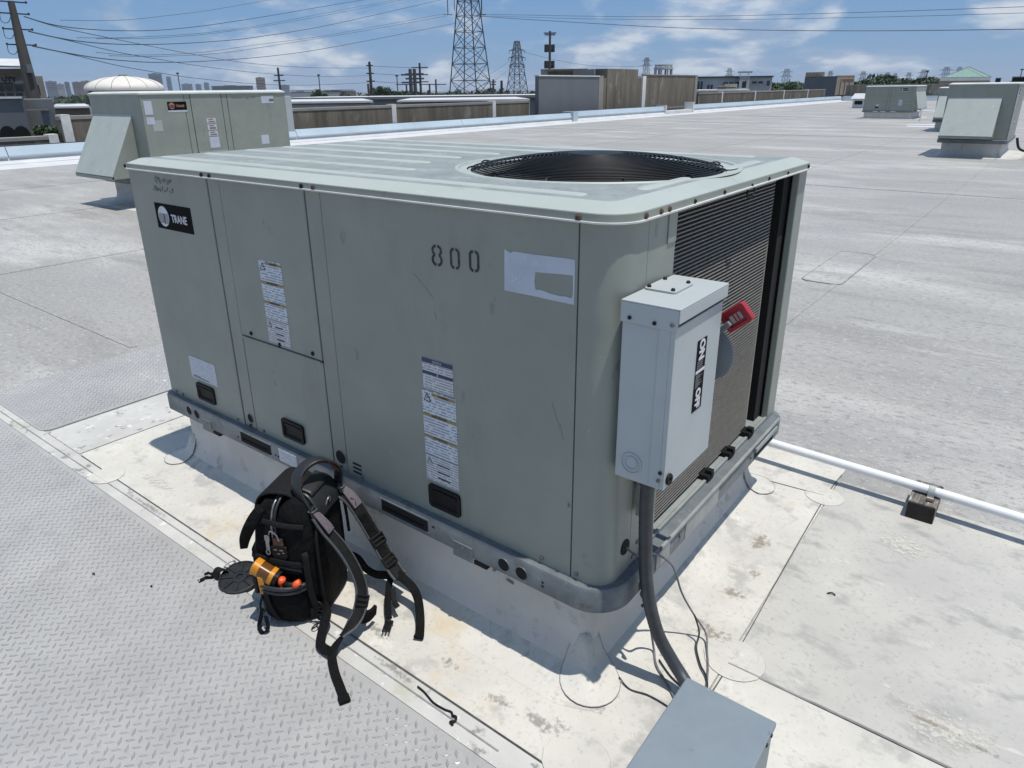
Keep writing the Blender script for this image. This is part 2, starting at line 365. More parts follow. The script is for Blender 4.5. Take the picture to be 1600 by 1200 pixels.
# lap seams of the membrane: a slightly raised lap with its dark edge
def seam(p, q, w=.05, z=.004):
    mesh_obj('lap_seam', MB().bar((p[0], p[1], z / 2 + .001), (q[0], q[1], z / 2 + .001), w, z), ROOFM, roof)
    d = (Vector((*q, 0)) - Vector((*p, 0))).normalized(); s = Vector((-d.y, d.x, 0)) * (w / 2 + .003)
    mesh_obj('seam_edge', MB().bar(Vector((*p, .003)) + s, Vector((*q, .003)) + s, .006, .005), SEALL, roof)
for p, q in (((1.80, 2.2), (1.95, 24)), ((-1.3, 2.5), (-1.55, 60)), ((-5.55, -6), (-5.50, 60)), ((-9.6, -6), (-9.8, 80)), ((-13.7, -6), (-13.9, 80)),
             ((5.0, 2.2), (5.0, 60)), ((-4.9, .69), (-2.0, .69)), ((-20, 13.2), (40, 13.0)), ((-20, 28.0), (40, 28.2)), ((-20, 46), (40, 46))):
    seam(p, q)
# repair patch over the seam beyond the unit
pt = outline(1.50, 5.65, 1.88, 7.25, (.09,) * 4, 0, 5)
mesh_obj('repair_patch', MB().loft([[(a, b, .0005) for a, b in pt], [(a, b, .006) for a, b in pt]]), ROOFM, roof)
mesh_obj('patch_edge', MB().tube([(a, b, .006) for a, b in pt], .006, 6, closed=True), SEALL, roof)
# bright strip of clean membrane along the roof edge
sheet('edge_membrane', -19.98, -14, -18.5, 96, .004, WHITEM)
sheet('edge_membrane', -19.98, 95.0, 12, 96.6, .006, WHITEM)
# flashing sheets around the curb
skirt = sheet('flashing_sheet', -.52, -.31, 2.80, 1.98, .004, SKIRT, .015)
sheet('flashing_sheet', 2.806, -.9, 5.6, .368, .0035, SKIRT, .01)
sheet('flashing_sheet', 2.806, .374, 5.6, 1.82, .005, SHEETB, .02)
sheet('flashing_sheet', -2.6, -.405, 2.8, -.316, .003, STRIPM, .004)
sheet('flashing_sheet', 2.42, -1.6, 2.80, -.41, .0026, STRIPM, .004)
sheet('flashing_sheet', -.95, -.31, -.53, 1.9, .003, STRIPM, .01)
for pts, r in (([(-.5, -.312, .004), (.6, -.315, .004), (1.7, -.309, .004), (2.8, -.312, .004)], .0022), ([(2.803, -.3, .004), (2.815, .4, .004), (2.80, 1.0, .004), (2.79, 1.64, .004), (2.80, 1.9, .004)], .0025),
               ([(2.81, .371, .005), (3.3, .375, .005), (4.2, .368, .005), (5.6, .371, .005)], .004), ([(-.525, -.30, .004), (-.525, .4, .004), (-.52, 1.9, .004)], .002),
               ([(-2.2, -.372, .004), (-.4, -.36, .004), (.7, -.352, .004), (1.6, -.356, .004), (2.4, -.36, .004)], .003), ([(2.5, 1.62, .005), (2.62, 1.63, .005), (2.78, 1.644, .005)], .0025)):
    mesh_obj('seam_edge', MB().tube(catmull(pts, 6), r, 5), SEAL if r < .003 else SEALL, roof)
def disc_patch(x, y, rx, ry, parent, z=.0065, m=None, nm='round_patch'):
    n = 28; c = [(x + rx * math.cos(2 * math.pi * k / n) * (1 + .03 * math.sin(3 * k)), y + ry * math.sin(2 * math.pi * k / n)) for k in range(n)]
    o = mesh_obj(nm, MB().loft([[(a, b, .0008) for a, b in c], [(a, b, z) for a, b in c]]), m or SKIRT, parent)
    mesh_obj('seam_edge', MB().tube([(a, b, z - .001) for a, b in c], .0010, 5, closed=True), SEALL, parent)
for x, y, r in ((-.17, -.325, .085), (2.785, 1.64, .085), (2.82, .40, .10), (2.60, -.25, .10)): disc_patch(x, y, r, r * .95, roof)
def stain_mat(name, c1, c2, amount):
    """thin dried dirt whose cover breaks up towards its rim"""
    m = mat(name, c1, c2, 60, .9, world=True); t = m.node_tree; b = t.nodes['Principled BSDF']; o = t.nodes['Material Output']
    g_ = N(t, 'ShaderNodeTexCoord'); vm = N(t, 'ShaderNodeVectorMath', operation='DISTANCE'); vm.inputs[1].default_value = (.5, .5, 0)
    mp = N(t, 'ShaderNodeMapping'); mp.inputs['Scale'].default_value = (1, 1, 0); t.links.new(g_.outputs['Generated'], mp.inputs[0]); t.links.new(mp.outputs[0], vm.inputs[0])
    no = N(t, 'ShaderNodeTexNoise'); no.inputs['Scale'].default_value = 70; no.inputs['Detail'].default_value = 6; t.links.new(N(t, 'ShaderNodeNewGeometry').outputs['Position'], no.inputs['Vector'])
    f = mth(t, 'ADD', mth(t, 'MULTIPLY', vm.outputs['Value'], -2.1), mth(t, 'ADD', mth(t, 'MULTIPLY', mth(t, 'SUBTRACT', no.outputs[0], .5), 2.6), .62))
    cl = N(t, 'ShaderNodeMapRange', clamp=True); cl.inputs['From Max'].default_value = .5; cl.inputs['To Max'].default_value = amount; t.links.new(f, cl.inputs['Value'])
    tr = N(t, 'ShaderNodeBsdfTransparent'); ms = N(t, 'ShaderNodeMixShader')
    t.links.new(cl.outputs[0], ms.inputs[0]); t.links.new(tr.outputs[0], ms.inputs[1]); t.links.new(b.outputs[0], ms.inputs[2]); t.links.new(ms.outputs[0], o.inputs['Surface']); return m
DIRT = stain_mat('caked_dirt', (.17, .16, .145), (.25, .235, .21), .42); DIRTB = stain_mat('brown_dirt', (.19, .145, .10), (.27, .21, .15), .42); PALE = stain_mat('chalky_film', (.62, .60, .54), (.55, .53, .48), .7)
def blotch(x, y, rx, ry, m, seed, z=.0046):
    g_ = random.Random(seed); n = 26; ph_ = [g_.uniform(0, 6.28) for _ in range(5)]
    c = [(x + rx * math.cos(2 * math.pi * k / n) * (1 + sum(.16 * math.sin((q + 2) * 2 * math.pi * k / n + ph_[q]) for q in range(5))), y + ry * math.sin(2 * math.pi * k / n) * (1 + sum(.16 * math.sin((q + 2) * 2 * math.pi * k / n + ph_[q]) for q in range(5)))) for k in range(n)]
    mesh_obj('dirt_stain', MB().add([(x, y, z)] + [(a, b, z) for a, b in c], [(0, 1 + k, 1 + (k + 1) % n) for k in range(n)]), m, roof)
for k, (x, y, rx, ry, m_) in enumerate(((2.20, -.015, .06, .035, DIRT), (2.10, .0, .05, .02, DIRT), (2.28, -.045, .05, .02, DIRT), (2.72, .475, .09, .05, DIRTB), (2.66, .50, .05, .03, DIRT), (2.62, .27, .02, .012, DIRTB), (2.72, .88, .035, .03, DIRTB), (2.30, -.22, .06, .03, DIRT), (1.95, -.33, .12, .022, DIRT), (1.75, -.24, .08, .03, DIRT), (2.45, -.20, .10, .04, DIRT), (2.05, -.20, .06, .03, DIRT), (2.50, -.03, .10, .05, DIRT), (2.56, .10, .03, .05, DIRTB), (2.7, .72, .06, .05, DIRTB), (2.66, 1.1, .05, .08, DIRTB), (1.2, -.22, .10, .03, PALE), (.1, -.2, .16, .05, PALE), (3.15, 1.45, .14, .10, PALE), (2.50, -.17, .05, .02, DIRT), (1.35, -.335, .16, .02, DIRT), (.30, -.34, .22, .018, DIRT))):
    blotch(x, y, rx, ry, m_, 100 + k, .0072)
blotch(3.42, .53, .20, .09, PALE, 140, .0066); blotch(3.40, .512, .10, .014, DIRTB, 141, .0072); blotch(3.52, .495, .09, .013, DIRT, 142, .0074)
# streak of bright paint and dried dirt
mesh_obj('paint_streak', MB().add([(2.33, -.13, .0062), (2.36, -.15, .0062), (2.66, -.03, .0062), (2.655, -.012, .0062)], [(0, 1, 2, 3)]), PALE, roof)
# walkway pads with moulded tread
def walkpad(x0, y0, x1, y1, label):
    o = outline(x0, y0, x1, y1, (.07,) * 4, 0, 6)
    t = thing('walkway_pad', label, 'walkway pad', ((x0 + x1) / 2, (y0 + y1) / 2, 0), group='walkway pads')
    mesh_obj('pad_sheet', MB().loft([[(a, b, .002) for a, b in o], [(a, b, .008) for a, b in o]]), PADM, t)
    p = .0415; m = MB(); s2 = math.sqrt(.5); z = .008
    for i in range(int((x1 - x0 - .03) / p)):
        for j in range(int((y1 - y0 - .03) / p)):
            for k, (dx, dy) in enumerate(((s2, s2), (s2, -s2))):
                cx = x0 + .025 + (i + .5 * k) * p + rnd.uniform(-.0012, .0012); cy = y0 + .025 + (j + .5 * k) * p + rnd.uniform(-.0012, .0012)
                wear = .5 + .5 * math.sin(cx * 2.1 + 1.3 * math.sin(cy * 3.7)) * math.sin(cy * 4.3 + cx); h = .0048 * rnd.uniform(.6, 1.1) * (.65 + .45 * wear); L = .0165 * rnd.uniform(.9, 1.08); w = .0058
                nx, ny = -dy, dx
                m.add([(cx - dx * L, cy - dy * L, z), (cx + nx * w, cy + ny * w, z), (cx + dx * L, cy + dy * L, z), (cx - nx * w, cy - ny * w, z),
                       (cx - dx * L * .55, cy - dy * L * .55, z + h), (cx + dx * L * .55, cy + dy * L * .55, z + h)],
                      [(0, 3, 4), (3, 2, 5, 4), (2, 1, 5), (1, 0, 4, 5)])
    lg = mesh_obj('tread_lugs', m, LUGM, t, smooth=False); lg['kind'] = 'stuff'
walkpad(-2.3, -1.36, 2.75, -.41, 'long grey tread-plate walkway pad running past the backpack')
walkpad(-1.88, -.33, -.965, 2.6, 'grey tread-plate walkway pad lying behind the left end of the unit')

# ------------------------------------------------------------------ the roof curb under the unit
CX0, CY0, CX1, CY1 = .0, .05, 2.45, 1.50
CWALL = 5
CPROF = [(-.004, .322), (0, .318), (0, .15), (.012, .09), (.038, .046), (.085, .018), (.14, .0075), (.17, .0045)]
curb = thing('roof_curb', 'white membrane-wrapped roof curb carrying the big unit', 'roof curb', (1.22, .77, 0))
rings = sweep(CPROF, CX0, CY0, CX1, CY1, (.03, .05, .05, .03), 8)
# the wrapped membrane is never quite flat
wr = random.Random(3)
rings = [[(x + .004 * math.sin(x * 9 + z * 30) * (z > .01), y + .005 * math.sin(x * 7.3 + 1) * (z > .01), z) for x, y, z in r] for r in rings]
mesh_obj('curb_flashing', MB().loft(rings[:CWALL], cap0=True, cap1=False), CURBM, curb, smooth=True, auto=40)
mesh_obj('flared_foot', MB().loft(rings[CWALL - 1:], cap0=False, cap1=False), SKIRT, curb, smooth=True, auto=40)
def curb_h(x, y):
    dx = max(CX0 - x, 0, x - CX1); dy = max(CY0 - y, 0, y - CY1); d = math.hypot(dx, dy)
    for (o0, z0), (o1, z1) in zip(CPROF[1:], CPROF[2:]):
        if o0 <= d <= o1 and o1 > o0: return z0 + (z1 - z0) * (d - o0) / (o1 - o0)
    return .0045 if d > .1 else .2
def corner_patch(cx, cy, sx, sy):
    """round patch moulded over the flared curb corner, with its upstand strip"""
    n, k = 26, 7; v = []; f = []
    ox, oy = cx + sx * .034, cy + sy * .034
    for i in range(k + 1):
        for j in range(n):
            a = 2 * math.pi * j / n; r = .098 * i / k
            x, y = ox + r * math.cos(a), oy + r * math.sin(a)
            v.append((x, y, min(curb_h(x, y), .17) + .004))
    for i in range(k):
        for j in range(n):
            f.append((i * n + j, i * n + (j + 1) % n, (i + 1) * n + (j + 1) % n, (i + 1) * n + j))
    mesh_obj('corner_patch', MB().add(v, f), SKIRT, curb, smooth=True)
    mesh_obj('patch_bead', MB().tube(v[-n:], .0015, 5, closed=True), SEALL, curb)
for a in ((CX0, CY0, -1, -1), (CX1, CY0, 1, -1), (CX1, CY1, 1, 1)): corner_patch(*a)
# stray dirt marks on the front of the curb
for x, z, l, dz in ((.62, .27, .035, 0), (.66, .265, .012, 0), (.80, .262, .05, -.01), (.93, .25, .05, -.008), (1.02, .235, .03, -.01), (1.10, .225, .03, -.02), (1.16, .21, .02, -.02), (2.06, .235, .012, .004), (2.12, .225, .03, -.004), (1.52, .26, .03, .004)):
    mesh_obj('scuff_mark', MB().bar((x, CY0 - .0055, z), (x + l, CY0 - .0055, z + dz), .004, .006), SEALL, curb)

# ------------------------------------------------------------------ the big packaged unit
UL, UW = 2.53, 1.55
unit = thing('packaged_air_conditioner', 'large grey-green packaged air conditioner marked 800 with black fan grille on top', 'air conditioner', (1.265, .775, .315))
def U(name, mb, m, **k): return mesh_obj(name, mb, m, unit, **k)
RR = (.02, .075, .02, .02)
ZB, ZT = .405, 1.506
U('inner_shell', MB().box(.03, .014, .38, 1.50, UW - .014, 1.53), DARK)
U('inner_shell', MB().box(1.50, .014, .38, 2.39, .10, 1.50), DARK)
U('condenser_floor', MB().box(1.50, .10, .36, 2.50, UW - .014, .395), DARK)
U('bulkhead', MB().box(1.50, .12, .40, 1.515, UW - .02, 1.50), DARK)
U('back_panel', MB().box(.01, UW - .012, ZB, UL - .12, UW, ZT), PAINT, bevel=.003)
U('end_panel', MB().box(0, .012, ZB, .012, UW - .012, ZT), PAINT, bevel=.002)
def fpanel(name, x0, x1, z0, z1, th=.012, y=0): return U(name, MB().box(x0, y, z0, x1, y + th, z1), PAINT, bevel=.0025)
fpanel('access_panel', .003, .650, ZB - .004, ZT)
fpanel('post', .655, .738, ZB + .002, ZT, y=.003)
up = fpanel('filter_panel', .744, 1.276, .860, ZT)
lo = fpanel('filter_panel', .744, 1.276, ZB - .002, .852, y=.002)
U('panel_lip', MB().box(.750, -.007, .850, 1.272, .003, .858), PAINT, bevel=.002)
fpanel('post', 1.281, 1.362, ZB - .002, ZT, y=.003)
fpanel('access_panel', 1.367, 2.406, ZB - .004, ZT)
# rounded corner panel
def corner_strip_pts(off):
    r = .075 - off; c = (UL - .075, .075); pts = [(2.411, off)]
    for k in range(11):
        a = math.radians(-90 + 9 * k); pts.append((c[0] + r * math.cos(a), c[1] + r * math.sin(a)))
    pts.append((UL - off, .146)); return pts
a = corner_strip_pts(0); b = corner_strip_pts(.012)
pl = a + b[::-1]
U('corner_panel', MB().prism(pl, (0, 0, ZB - .002), (1, 0, 0), (0, 1, 0), (0, 0, ZT - ZB + .002)), PAINT, smooth=True, auto=30)
U('side_panel', MB().box(UL - .013, .150, ZB, UL - .001, .318, ZT), PAINT, bevel=.002)
U('cover_plate', MB().box(UL - .001, .262, 1.415, UL + .003, .314, 1.497), PAINT, bevel=.0015)
U('corner_post', MB().prism([(UL - .002, 1.452), (UL - .002, UW), (UL - .12, UW), (UL - .12, UW - .02), (UL - .03, UW - .02), (UL - .03, 1.452)], (0, 0, ZB), (1, 0, 0), (0, 1, 0), (0, 0, ZT - ZB)), PAINT, bevel=.004)
# condenser coil: dark fin block wrapped round the far corner, flat tubes proud of it
def coil_path(off):
    x = UL - .035 + off; pts = [(x, .322), (x, .6), (x, .9), (x, 1.25)]
    for k in range(1, 9):
        a = math.radians(11.25 * k); r = .11 + off; pts.append((UL - .035 - .11 + r * math.cos(a), 1.25 + r * math.sin(a)))
    pts.append((2.1, 1.36 + off)); return pts
a = coil_path(-.020); b = coil_path(-.04)
U('coil_fins', MB().prism(a + b[::-1], (0, 0, .425), (1, 0, 0), (0, 1, 0), (0, 0, 1.07)), FIN)
m = MB(); nt_ = 82; a = coil_path(0); b = coil_path(-.021)
for i in range(nt_):
    z = .43 + i * (1.06 / nt_)
    m.prism(a + b[::-1], (0, 0, z), (1, 0, 0), (0, 1, 0), (0, 0, .0040))
U('coil_tubes', m, TUBEM)
U('gap_shade_fill', MB().box(2.02, 1.385, .40, UL - .04, UW - .0215, 1.503).box(UL - .04, 1.47, .40, UL - .031, UW - .0215, 1.503), HOLE)  # black block added so the gap beside the post reads as deep shade
U('coil_header', MB().tube([(UL - .05, .335, .42), (UL - .05, .335, 1.49)], .013, 10), TUBEM, smooth=True)
for y in (.80, 1.02, 1.24): U('coil_foot', MB().box(UL - .05, y - .03, .408, UL + .002, y + .03, .436).box(UL - .02, y - .012, .43, UL + .008, y + .012, .452), BLACK, bevel=.003)
U('sill', MB().prism([(UL - .10, .407), (UL - .004, .407), (UL - .004, .418), (UL - .014, .418), (UL - .02, .412), (UL - .10, .412)], (0, .155, 0), (1, 0, 0), (0, 0, 1), (0, UW - .18, 0)), GALVL)
# base rail
rr = (.02, .10, .03, .02)
prof = [(-.02, .322), (.020, .316), (.030, .320), (.030, .392), (.024, .402), (-.006, .4045), (-.02, .4045)]
U('base_rail', MB().loft(sweep(prof, 0, 0, UL + .006, UW, rr, 10)), GALV, smooth=True, auto=35)
RY = -.0305
def slot(x0, x1, z0, z1):
    U('fork_slot', MB().box(x0, RY - .0006, z0, x1, RY + .004, z1), HOLE)
    U('slot_frame', MB().box(x0 - .006, RY - .003, z1, x1 + .006, RY + .003, z1 + .005).box(x0 - .006, RY - .003, z0 - .005, x1 + .006, RY + .003, z0), GALV)
    U('slot_tube', MB().box(x0 + .004, RY - .0012, z0 + .012, x1 - .02, RY + .002, z0 + .022), DARK)
slot(.655, .885, .338, .388); slot(1.585, 1.825, .338, .386)
def rnd_hole(x, z, r, y=RY, rim=GALV):
    h = U('round_hole', MB().lathe([(r, 0), (r, .004)], (x, y - .0008, z), 20, (0, 1, 0)), HOLE)
    mesh_obj('rim', MB().tube([(x + r * math.cos(t * math.pi / 10), y - .0005, z + r * math.sin(t * math.pi / 10)) for t in range(20)], .0016, 5, closed=True), rim, h)
for x, z in ((.213, .366), (.283, .365), (2.169, .356), (2.242, .356)): rnd_hole(x, z, .0235)
rnd_hole(.703, .452, .022, -.0005 + .003, PAINT); rnd_hole(1.325, .462, .030, .0025, PAINT)
for z in (.459, .441, .423): U('vent_slit', MB().box(1.400, -.0012, z, 1.448, .002, z + .008), HOLE)
for x0, x1 in ((.325, .405), (1.947, 2.035)):
    tb = U('lifting_tab', MB().box(x0, -.0345, .300, x1, -.030, .360), GALV, bevel=.0012)
    mesh_obj('bolt', MB().lathe([(.006, 0), (.006, .003), (.003, .005)], (x0 + .045, -.034, .345), 10, (0, -1, 0)), SCREW, tb)
    mesh_obj('gap', MB().box(x1 + .004, -.031, .300, x1 + .06, -.01, .3155), HOLE, tb)
U('rating_sticker', MB().box(.945, -.0318, .335, 1.066, -.030, .392), PRINTF)
for x in (.915, .935, 1.85, 1.855, .63): U('rivet', MB().lathe([(.005, 0), (.003, .002)], (x, RY, .35 + .02 * (x > 1)), 8, (0, -1, 0)), HOLE)
for x in (2.32, 2.335): U('rivet', MB().lathe([(.005, 0), (.003, .002)], (2.325, RY, .345 + (x - 2.32)), 8, (0, -1, 0)), HOLE)
# rail trim on the coil side
U('rail_flange', MB().box(UL + 0.0340, .30, .398, UL + 0.0440, 1.50, .4105), GALVL, bevel=.002)
U('rail_patch', MB().box(UL + 0.0355, .50, .322, UL + 0.0385, .80, .388), GALVL, bevel=.001)
U('fork_slot', MB().box(UL + 0.0345, 1.20, .328, UL + 0.0370, 1.44, .375), HOLE)
U('slot_bar', MB().box(UL + 0.0360, 1.19, .366, UL + 0.0480, 1.46, .385), GALVL, bevel=.002)
U('splice_plate', MB().box(UL + 0.0355, .27, .33, UL + 0.0400, .37, .392), GALVL, bevel=.001)
for y, z in ((.33, .40), (.455, .365), (1.15, .36), (1.46, .355)): U('bolt', MB().lathe([(.009, 0), (.009, .005), (.004, .007)], (UL + 0.0360, y, z), 8, (1, 0, 0)), SCREW)
# recessed handles
def handle(x0, x1, z0, z1):
    o = [(x, z) for x, z in outline(x0, z0, x1, z1, (.014,) * 4, 0, 4)]; i = [(x, z) for x, z in outline(x0, z0, x1, z1, (.014,) * 4, -.012, 4)]
    j = [(x, z) for x, z in outline(x0, z0, x1, z1, (.014,) * 4, -.017, 4)]
    h = U('handle', MB().loft([[(x, -.001, z) for x, z in o], [(x, -.0075, z) for x, z in o], [(x, -.009, z) for x, z in outline(x0, z0, x1, z1, (.014,) * 4, -.004, 4)], [(x, -.0085, z) for x, z in i], [(x, -.0012, z) for x, z in j]], cap0=False), BLACK, smooth=True, auto=35)
    mesh_obj('grip_lip', MB().box(x0 + .02, -.006, z1 - .030, x1 - .02, -.002, z1 - .02), BLACK, h)
handle(.278, .430, .440, .527); handle(.955, 1.102, .444, .533); handle(1.815, 1.962, .436, .527)
# logo plate
def logo(parent, x, z, w, h, y, world=True, wm=None, lines=True):
    """black maker's plate: ribbed white disc and the word"""
    wm = wm or LOGOW
    pl = mesh_obj('logo_plate', MB().box(x, y - .0015, z, x + w, y + .001, z + h), LOGOB, parent, world=world)
    r = h * .40; c = (x + w * .22, z + h * .5)
    n = 30
    mesh_obj('logo_disc', MB().prism([(c[0] + r * math.cos(2 * math.pi * k / n), c[1] + r * math.sin(2 * math.pi * k / n)) for k in range(n)], (0, y - .0015, 0), (1, 0, 0), (0, 0, 1), (0, -.0012, 0)), wm, pl, world=world)
    if lines:
        m = MB()
        for k in range(9):
            zz_ = c[1] + r * (.25 - .11 * k); half = math.sqrt(max(r * r - (zz_ - c[1]) ** 2, 0)) * .93
            m.box(c[0] - half, y - .0034, zz_ - r * .018, c[0] + half, y - .0026, zz_ + r * .018)
        m.box(c[0] + r * .1, y - .0034, c[1] - r * .72, c[0] + r * .22, y - .0026, c[1] + r * .25)
        mesh_obj('logo_lines', m, LOGOB, pl, world=world)
    o = text_obj('logo_word', 'TRANE', h * .42, wm, pl, front_M(x + w * .655, y - .0025, z + h * .46), bold=h * .010, sx=.86)
    return pl
logo(unit, .192, 1.257, .300, .112, 0)
# stencilled 800
def strip(path, w, closed=False):
    P = [Vector((a, b, 0)) for a, b in path]; v = []; f = []
    for i, p in enumerate(P):
        t = (P[min(i + 1, len(P) - 1)] - P[max(i - 1, 0)]).normalized(); nn = Vector((-t.y, t.x, 0)) * w / 2
        v += [(p.x + nn.x, -.0009, p.y + nn.y), (p.x - nn.x, -.0009, p.y - nn.y)]
    for i in range(len(P) - 1): f.append((2 * i, 2 * i + 1, 2 * i + 3, 2 * i + 2))
    return v, f
def digit(kind, cx, cz):
    m = MB(); h = .028; w = .0155; g = .003
    for s in (-1, 1):
        if kind == '0':
            pth = [(g, h)] + [(w - .010 + .010 * math.sin(a * math.pi / 10), h - .012 + .012 * math.cos(a * math.pi / 10)) for a in range(6)]
            pth += [(w - .010 + .010 * math.cos(a * math.pi / 10), -h + .012 - .012 * math.sin(a * math.pi / 10)) for a in range(6)] + [(g, -h)]
        else:
            pth = [(g + .0145 * math.sin(math.radians(a)) ** 1 * 1.0, .0155 + .0135 * math.cos(math.radians(a))) for a in range(0, 151, 15)]
            pth += [(g + .0155 * math.sin(math.radians(a)), -.0135 + .0155 * math.cos(math.radians(a))) for a in range(30, 181, 15)]
        v, f = strip([(cx + s * x, cz + z) for x, z in pth], .0088); m.add(v, f)
    return m
num = U('stencil_number', digit('8', 1.904, 1.350), STEN); num['label'] = 'black stencilled number 800'
mesh_obj('stencil_digit', digit('0', 1.977, 1.350), STEN, num); mesh_obj('stencil_digit', digit('0', 2.052, 1.352), STEN, num)
# bleached bar-code sheet with a torn-out window
def poly_plate(name, pts, m, y=-.0012, parent=None):
    return mesh_obj(name, MB().prism(pts, (0, 0, 0), (1, 0, 0), (0, 0, 1), (0, y, 0)), m, parent or unit)
x0, x1, z0, z1 = 2.163, 2.398, 1.283, 1.401
ho = [(2.272, 1.303), (2.268, 1.325), (2.272, 1.352), (2.30, 1.354), (2.36, 1.359), (2.392, 1.360), (2.3935, 1.335), (2.393, 1.304), (2.388, 1.297), (2.37, 1.2995), (2.355, 1.2975), (2.335, 1.2985), (2.32, 1.2995), (2.305, 1.3025), (2.29, 1.3045)]
out_ = [(x0, z0), (x0 + .002, z1 + .002), (x0 + .012, z1 - .003), (x0 + .024, z1 - .007), (x0 + .034, z1 - .001), (2.272, z1 - .001), (2.36, z1 + .002), (x1, z1 + .002), (x1 - .0015, 1.345), (x1, z0 - .002), (2.30, z0 - .001), (2.272, z0)]
bs = poly_plate('bleached_sheet', [(x0, z0), (2.272, z0), (2.272, 1.303), (2.268, 1.325), (2.272, 1.352), (2.272, z1 - .001), (x0 + .034, z1 - .001), (x0 + .024, z1 - .007), (x0 + .012, z1 - .003), (x0 + .002, z1 + .002)], LABELB)
poly_plate('sheet_piece', [(2.272, 1.352), (2.30, 1.354), (2.36, 1.359), (2.392, 1.360), (x1, 1.36), (x1, z1 + .002), (2.36, z1 + .002), (2.272, z1 - .001)], LABELB, parent=bs)
poly_plate('sheet_piece', [(2.272, z0), (2.30, z0 - .001), (x1, z0 - .002), (x1, 1.297), (2.388, 1.297), (2.37, 1.2995), (2.355, 1.2975), (2.335, 1.2985), (2.32, 1.2995), (2.305, 1.3025), (2.29, 1.3045), (2.272, 1.303)], LABELB, parent=bs)
poly_plate('sheet_piece', [(2.388, 1.297), (x1, 1.297), (x1, 1.36), (2.392, 1.360), (2.3935, 1.335), (2.393, 1.304)], LABELB, parent=bs)
GHOST = mat('ghost_print', (.55, .59, .67), (.50, .54, .62), 30, .5)
text_obj('faded_text', 'C0T  38IA000', .032, GHOST, bs, front_M(2.268, -.0013, 1.378), sx=.75)
text_obj('faded_text', '12451D', .030, GHOST, bs, front_M(2.215, -.0013, 1.322), sx=.8)
# warning labels
def tri(parent, x, z, s):
    t = mesh_obj('warning_triangle', MB().prism([(x - s, z - s * .8), (x + s, z - s * .8), (x, z + s)], (0, -.0015, 0), (1, 0, 0), (0, 0, 1), (0, -.0006, 0)), INK, parent)
    mesh_obj('triangle_fill', MB().prism([(x - s * .66, z - s * .6), (x + s * .66, z - s * .6), (x, z + s * .58)], (0, -.0021, 0), (1, 0, 0), (0, 0, 1), (0, -.0005, 0)), LABEL, parent)
    mesh_obj('bolt_symbol', MB().prism([(x + .1 * s, z + .35 * s), (x - .2 * s, z - .1 * s), (x, z - .08 * s), (x - .1 * s, z - .5 * s), (x + .22 * s, z + .06 * s), (x + .03 * s, z + .04 * s)], (0, -.0026, 0), (1, 0, 0), (0, 0, 1), (0, -.0004, 0)), INK, parent)
def warn_label(x0, x1, zt, zb, heads=('WARNING', 'AVERTISSEMENT', 'ADVERTENCIA'), barm=OCHRE):
    H = zt - zb; z3 = zb + H * .29; L = U('warning_label', MB().box(x0, -.0014, z3 + .003, x1, .0005, zt), PRINTB)
    hb = (zt - z3) / 3
    for k, hd in enumerate(heads):
        z = zt - hb * k - (.004 if k else .002); xa = x0 + (.045 if k == 0 else .001)
        if k == 0: z -= .004
        bb = mesh_obj('header_bar', MB().box(xa, -.0022, z - .011, x1 - .001, -.0010, z), barm, L)
        text_obj('header_text', hd, .0115, INK, L, front_M((xa + x1) / 2, -.0024, z - .0055), sx=.85)
    tri(L, x0 + .024, zt - .026, .018)
    L2 = U('warning_label', MB().box(x0, -.0014, zb, x1, .0005, z3 - .002), PRINTG)
    tri(L2, x0 + .020, z3 - .022, .013)
    for k in (.28, .56, .80):
        mesh_obj('header_text', MB().box(x0 + .055, -.0020, z3 - (z3 - zb) * k - .003, x1 - .04, -.0010, z3 - (z3 - zb) * k + .002), INK, L2)
warn_label(.945, 1.090, 1.213, .872); warn_label(1.806, 1.957, .886, .541)
nl = U('notice_label', MB().box(1.815, -.0014, .892, 1.949, .0005, 1.002), PRINTG)
nb = mesh_obj('header_bar', MB().box(1.815, -.0022, .986, 1.949, -.001, 1.001), NAVY, nl); text_obj('header_text', 'NOTICE', .011, LABEL, nl, front_M(1.882, -.0024, .9935))
for xa, xb in ((1.815, 1.879), (1.884, 1.949)): mesh_obj('header_bar', MB().box(xa, -.0022, .945, xb, -.001, .956), NAVY, nl)
sk = U('wiring_sheet', MB().box(.246, -.0014, .545, .471, .0005, .656), PRINTF)
mesh_obj('print_row', MB().box(.262, -.002, .551, .40, -.001, .556).box(.27, -.002, .559, .33, -.001, .562), INKF, sk)
# faint marker-pen scribble
def scribble(pts, w=.0016):
    return MB().tube([(x, -.0006, z) for x, z in pts], w, 4)
sg = random.Random(11)
m = MB()
for row, (xa, xb, zc, hh) in enumerate(((.225, .385, 1.470, .016), (.195, .372, 1.432, .012))):
    x = xa
    while x < xb:
        k = sg.choice((3, 4, 5)); pts = [(x + sg.uniform(0, .018), zc + sg.uniform(-hh, hh)) for _ in range(k)]
        m.add(*[(q.v, q.f) for q in [scribble(pts)]][0]); x += .021
hw = U('marker_scribble', m, INKF)
# scratches
for x, z, dx, dz in ((1.80, 1.28, .045, -.04), (1.85, 1.24, .03, -.03), (1.88, 1.17, .01, -.03), (2.33, .98, .03, -.08), (2.36, .92, .012, -.05), (2.06, 1.10, .02, .01), (2.39, .66, .014, .0), (2.395, .667, .002, -.014), (2.39, .65, .012, .004)):
    U('scratch', MB().bar((x, -.0002, z), (x + dx, -.0002, z + dz), .0008, .0008), INKF if z > .7 else BLACK)
